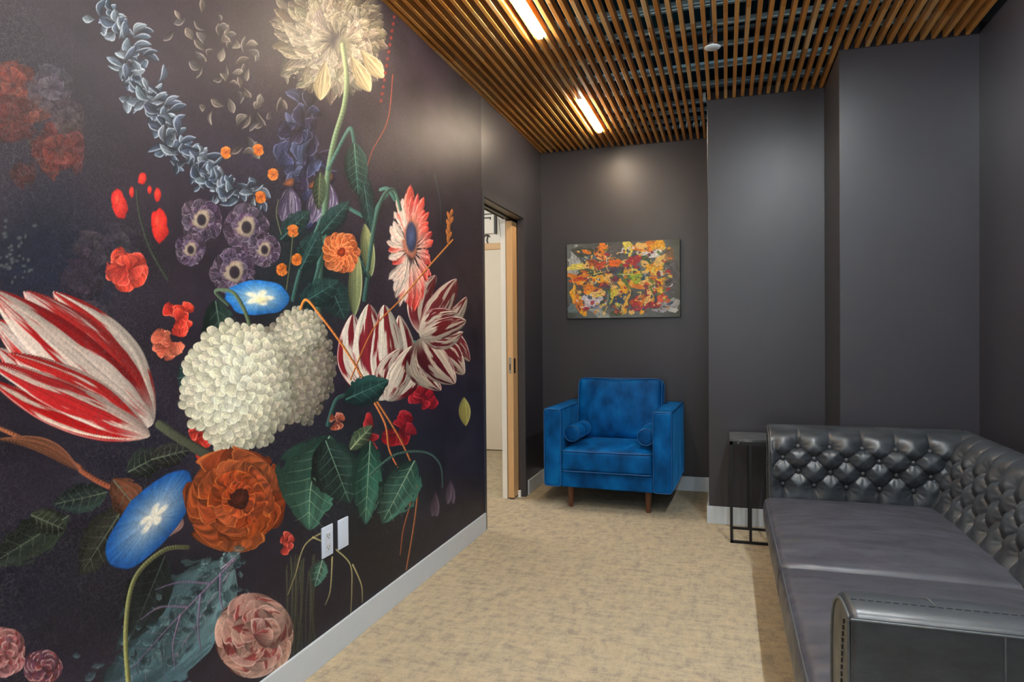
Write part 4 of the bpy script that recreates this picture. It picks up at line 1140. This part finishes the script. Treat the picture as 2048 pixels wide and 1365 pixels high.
# blush rose and pink corner bloom
def rose(px, py, rx, ry, c0, c1, sd):
    fr = Fr(px, py)
    for g, (s, n) in enumerate(((1.0, 7), (.84, 6), (.64, 5), (.42, 4))):
        for k in range(n):
            a = 2*math.pi*(k+.4*g)/n+R_.uniform(-.15, .15); ox, oy = -rx*s*.28*math.cos(a), -ry*s*.28*math.sin(a)
            petal(fr, (ox, oy), (rx*s*math.cos(a), ry*s*math.sin(a)), min(rx, ry)*s*.66, jit(c0, 10), jit(c1, 10), stripe=((150, 66, 66), .56, 2.5), edge=(238, 218, 202), peak=.68, q=.5, rag=.08, streak=.14, seed=sd+k+g*11, shade=.5)
rose(514, 1272, 78, 86, (134, 74, 70), (202, 158, 142), 7)
rose(10, 1305, 40, 52, (130, 60, 66), (186, 124, 124), 9)
rose(85, 1335, 40, 34, (78, 40, 56), (112, 66, 84), 19)
# printed sheets butt together: faint pale joints
for y in (1.188, 1.80, 2.41, 3.02, 3.62):
    k = int(np.searchsorted(GY, y)); IMG[:, k:k+1] = IMG[:, k:k+1]*.86+14
IMG *= (.93+.14*vnoise(YYg*260, ZZg*260, 77))[..., None]
tag(grid_plane('floral_mural', GY, GZ, IMG, lambda a, b: np.stack([np.full_like(a, .0022), a, b], 1), MAT['mural']),
    'dark floral wallpaper mural with striped tulips and white snowball blooms covering the left wall', 'mural')

# ------------------------------------------------------------------ abstract canvas on the recess wall
PX0, PX1, PZ0, PZ1 = .2188, 1.1052, 1.3396, 1.9375
pic = thing('abstract_painting', 'unframed abstract canvas in orange, yellow and red strokes on the recess wall', 'painting', ((PX0+PX1)/2, D, (PZ0+PZ1)/2))
pw, ph = (PX1-PX0)/2, (PZ1-PZ0)/2
MB().box(-pw, pw, -.038, -.001, -ph, ph, .003, 2).build('canvas_edge', simple('canvas_edge_green', L3(62, 66, 52), .6, var=.3, vs=20), pic)
ga = np.linspace(0, 1, 620); gb = np.linspace(0, 1, 420); GA, GB = np.meshgrid(ga, gb)   # GB 0 bottom
w1 = fbm(GA*6, GB*6, 3, 4)-.5; w2 = fbm(GA*6+9, GB*6+7, 4, 4)-.5
AX = GA+w1*.10; BX = GB+w2*.10
AIM = np.empty((420, 620, 3)); t = fbm(GA*4, GB*4, 12, 4)[..., None]
AIM[:] = np.array([46, 52, 50.])*(1-t)+np.array([112, 118, 120.])*t
t = np.clip((GA-.86)*6, 0, 1)[..., None]*.7; AIM = AIM*(1-t)+np.array([78, 80, 66.])*t
def blob(x, y, rx, ry, c, a=1., ang=0., sd=0, sharp=7):
    y = 1-y; dx, dy = AX-x, (BX-y)*.675; ca_, sa_ = math.cos(ang), math.sin(ang)
    p = (dx*ca_+dy*sa_)/rx; q = (-dx*sa_+dy*ca_)/(ry*.675)
    r = np.hypot(p, q)+1.0*(fbm(GA*19+sd, GB*15+sd, sd, 5)-.5)
    al = (np.clip((1-r)*sharp, 0, 1)*a)[..., None]; k = (.58+.74*fbm(p*5+sd, q*9+p*3, sd+3, 4))[..., None]
    AIM[:] = AIM*(1-al)+np.array(c, float)*k*al
OR, YE_, RD, CR, WH, GR, BL, DK, LY, MA = (222, 124, 34), (236, 168, 30), (170, 34, 48), (232, 188, 108), (214, 214, 216), (84, 112, 44), (38, 68, 96), (52, 50, 56), (226, 208, 90), (112, 44, 66)
for b_ in ((.06, .22, .05, .22, WH, .6), (.14, .12, .12, .10, (62, 66, 60)), (.20, .20, .09, .04, (94, 112, 128)), (.17, .12, .06, .025, OR), (.31, .12, .07, .13, OR), (.30, .18, .03, .04, CR), (.42, .10, .07, .12, (84, 82, 84)), (.52, .05, .055, .12, LY), (.55, .16, .02, .10, LY),
          (.68, .10, .12, .09, OR), (.66, .07, .05, .06, CR), (.80, .08, .07, .07, YE_), (.72, .18, .12, .035, WH), (.80, .16, .05, .05, WH), (.70, .25, .06, .06, (62, 84, 52)), (.86, .24, .05, .08, CR), (.92, .20, .04, .10, (134, 92, 60), .7), (.11, .30, .10, .04, LY), (.19, .29, .07, .05, CR), (.26, .27, .10, .06, (150, 66, 40)),
          (.34, .30, .08, .06, (196, 74, 44)), (.43, .29, .06, .07, (232, 104, 24)), (.50, .29, .03, .05, CR), (.58, .26, .07, .07, RD), (.52, .34, .04, .04, RD), (.70, .32, .06, .05, CR), (.78, .36, .10, .09, YE_), (.82, .30, .05, .05, CR), (.20, .38, .14, .025, (72, 84, 48)), (.10, .43, .10, .035, OR), (.10, .49, .09, .04, (200, 84, 30)),
          (.14, .53, .09, .03, OR), (.26, .45, .08, .02, CR), (.24, .42, .08, .025, (52, 84, 76)), (.30, .50, .10, .06, YE_), (.23, .62, .09, .07, OR), (.38, .46, .05, .06, CR), (.45, .50, .05, .04, MA), (.45, .40, .06, .05, (70, 60, 80)), (.33, .58, .05, .04, MA), (.52, .44, .06, .06, (64, 92, 70)), (.60, .40, .03, .06, LY), (.66, .43, .12, .02, CR),
          (.62, .50, .07, .08, (158, 186, 44)), (.55, .54, .03, .08, GR), (.70, .50, .05, .05, BL), (.80, .44, .08, .02, (226, 150, 60)), (.78, .52, .06, .04, OR), (.86, .60, .06, .12, YE_), (.76, .60, .04, .10, GR), (.70, .58, .06, .05, CR), (.64, .60, .08, .04, OR), (.50, .60, .03, .10, YE_), (.43, .64, .04, .10, CR), (.40, .72, .03, .14, (206, 190, 60)),
          (.36, .74, .03, .10, (60, 100, 110)), (.48, .76, .05, .10, BL), (.07, .70, .03, .14, YE_), (.12, .80, .05, .12, OR), (.15, .92, .03, .08, YE_), (.20, .70, .06, .05, (196, 196, 214)), (.23, .78, .07, .08, (208, 200, 212)), (.18, .86, .04, .04, RD), (.27, .68, .06, .05, CR), (.27, .88, .05, .04, (120, 124, 150)), (.54, .80, .02, .14, YE_), (.50, .92, .04, .03, (178, 170, 90)),
          (.62, .78, .05, .09, RD), (.70, .66, .03, .10, MA), (.74, .76, .04, .12, CR), (.68, .80, .015, .14, OR), (.80, .82, .08, .05, RD), (.86, .76, .05, .05, (222, 90, 60)), (.66, .88, .08, .03, (150, 40, 74)), (.92, .84, .06, .09, (158, 160, 164)), (.84, .92, .07, .03, (164, 158, 170)), (.93, .93, .04, .04, (190, 194, 196)), (.05, .86, .05, .08, (108, 128, 136), .8),
          (.30, .94, .10, .04, (156, 164, 162), .8), (.45, .93, .06, .04, (74, 82, 60)), (.60, .92, .03, .05, CR), (.68, .93, .02, .05, YE_), (.93, .50, .06, .20, (92, 88, 96), .8)):
    blob(*b_[:5], a=(b_[5] if len(b_) > 5 else .95), sd=int(b_[0]*100+b_[1]*37), ang=random.uniform(-.3, .3))
for (x, y, rx, ry, c, a) in ((.365, .20, .006, .20, WH, .1), (.385, .30, .004, .22, CR, -.1), (.07, .62, .006, .2, CR, .3), (.36, .80, .004, .2, CR, 0), (.30, .41, .10, .008, CR, .1), (.82, .41, .12, .008, LY, 0), (.55, .45, .10, .006, LY, 0), (.54, .75, .006, .2, CR, -.12), (.66, .20, .02, .01, WH, 0), (.40, .55, .02, .10, CR, 0)):
    blob(x, y, rx, ry, c, .9, a, sd=int(x*300), sharp=3)
for k in range(420):
    x, y = .08+.84*R_.random(), .08+.86*R_.random(); c = R_.choice([OR, YE_, CR, RD, GR, BL, WH, MA, LY, DK, DK, (206, 84, 30)])
    blob(x, y, R_.uniform(.005, .024), R_.uniform(.005, .026), c, .8, R_.uniform(-1.5, 1.5), sd=k)
IM2 = AIM
grid_plane('painted_face', (ga-.5)*(2*pw-.004), (gb-.5)*(2*ph-.004), IM2,
           lambda a, b: np.stack([a, -.0388-.0022*fbm(a*60, b*60, 5, 3), b], 1), MAT['abstract'], pic)
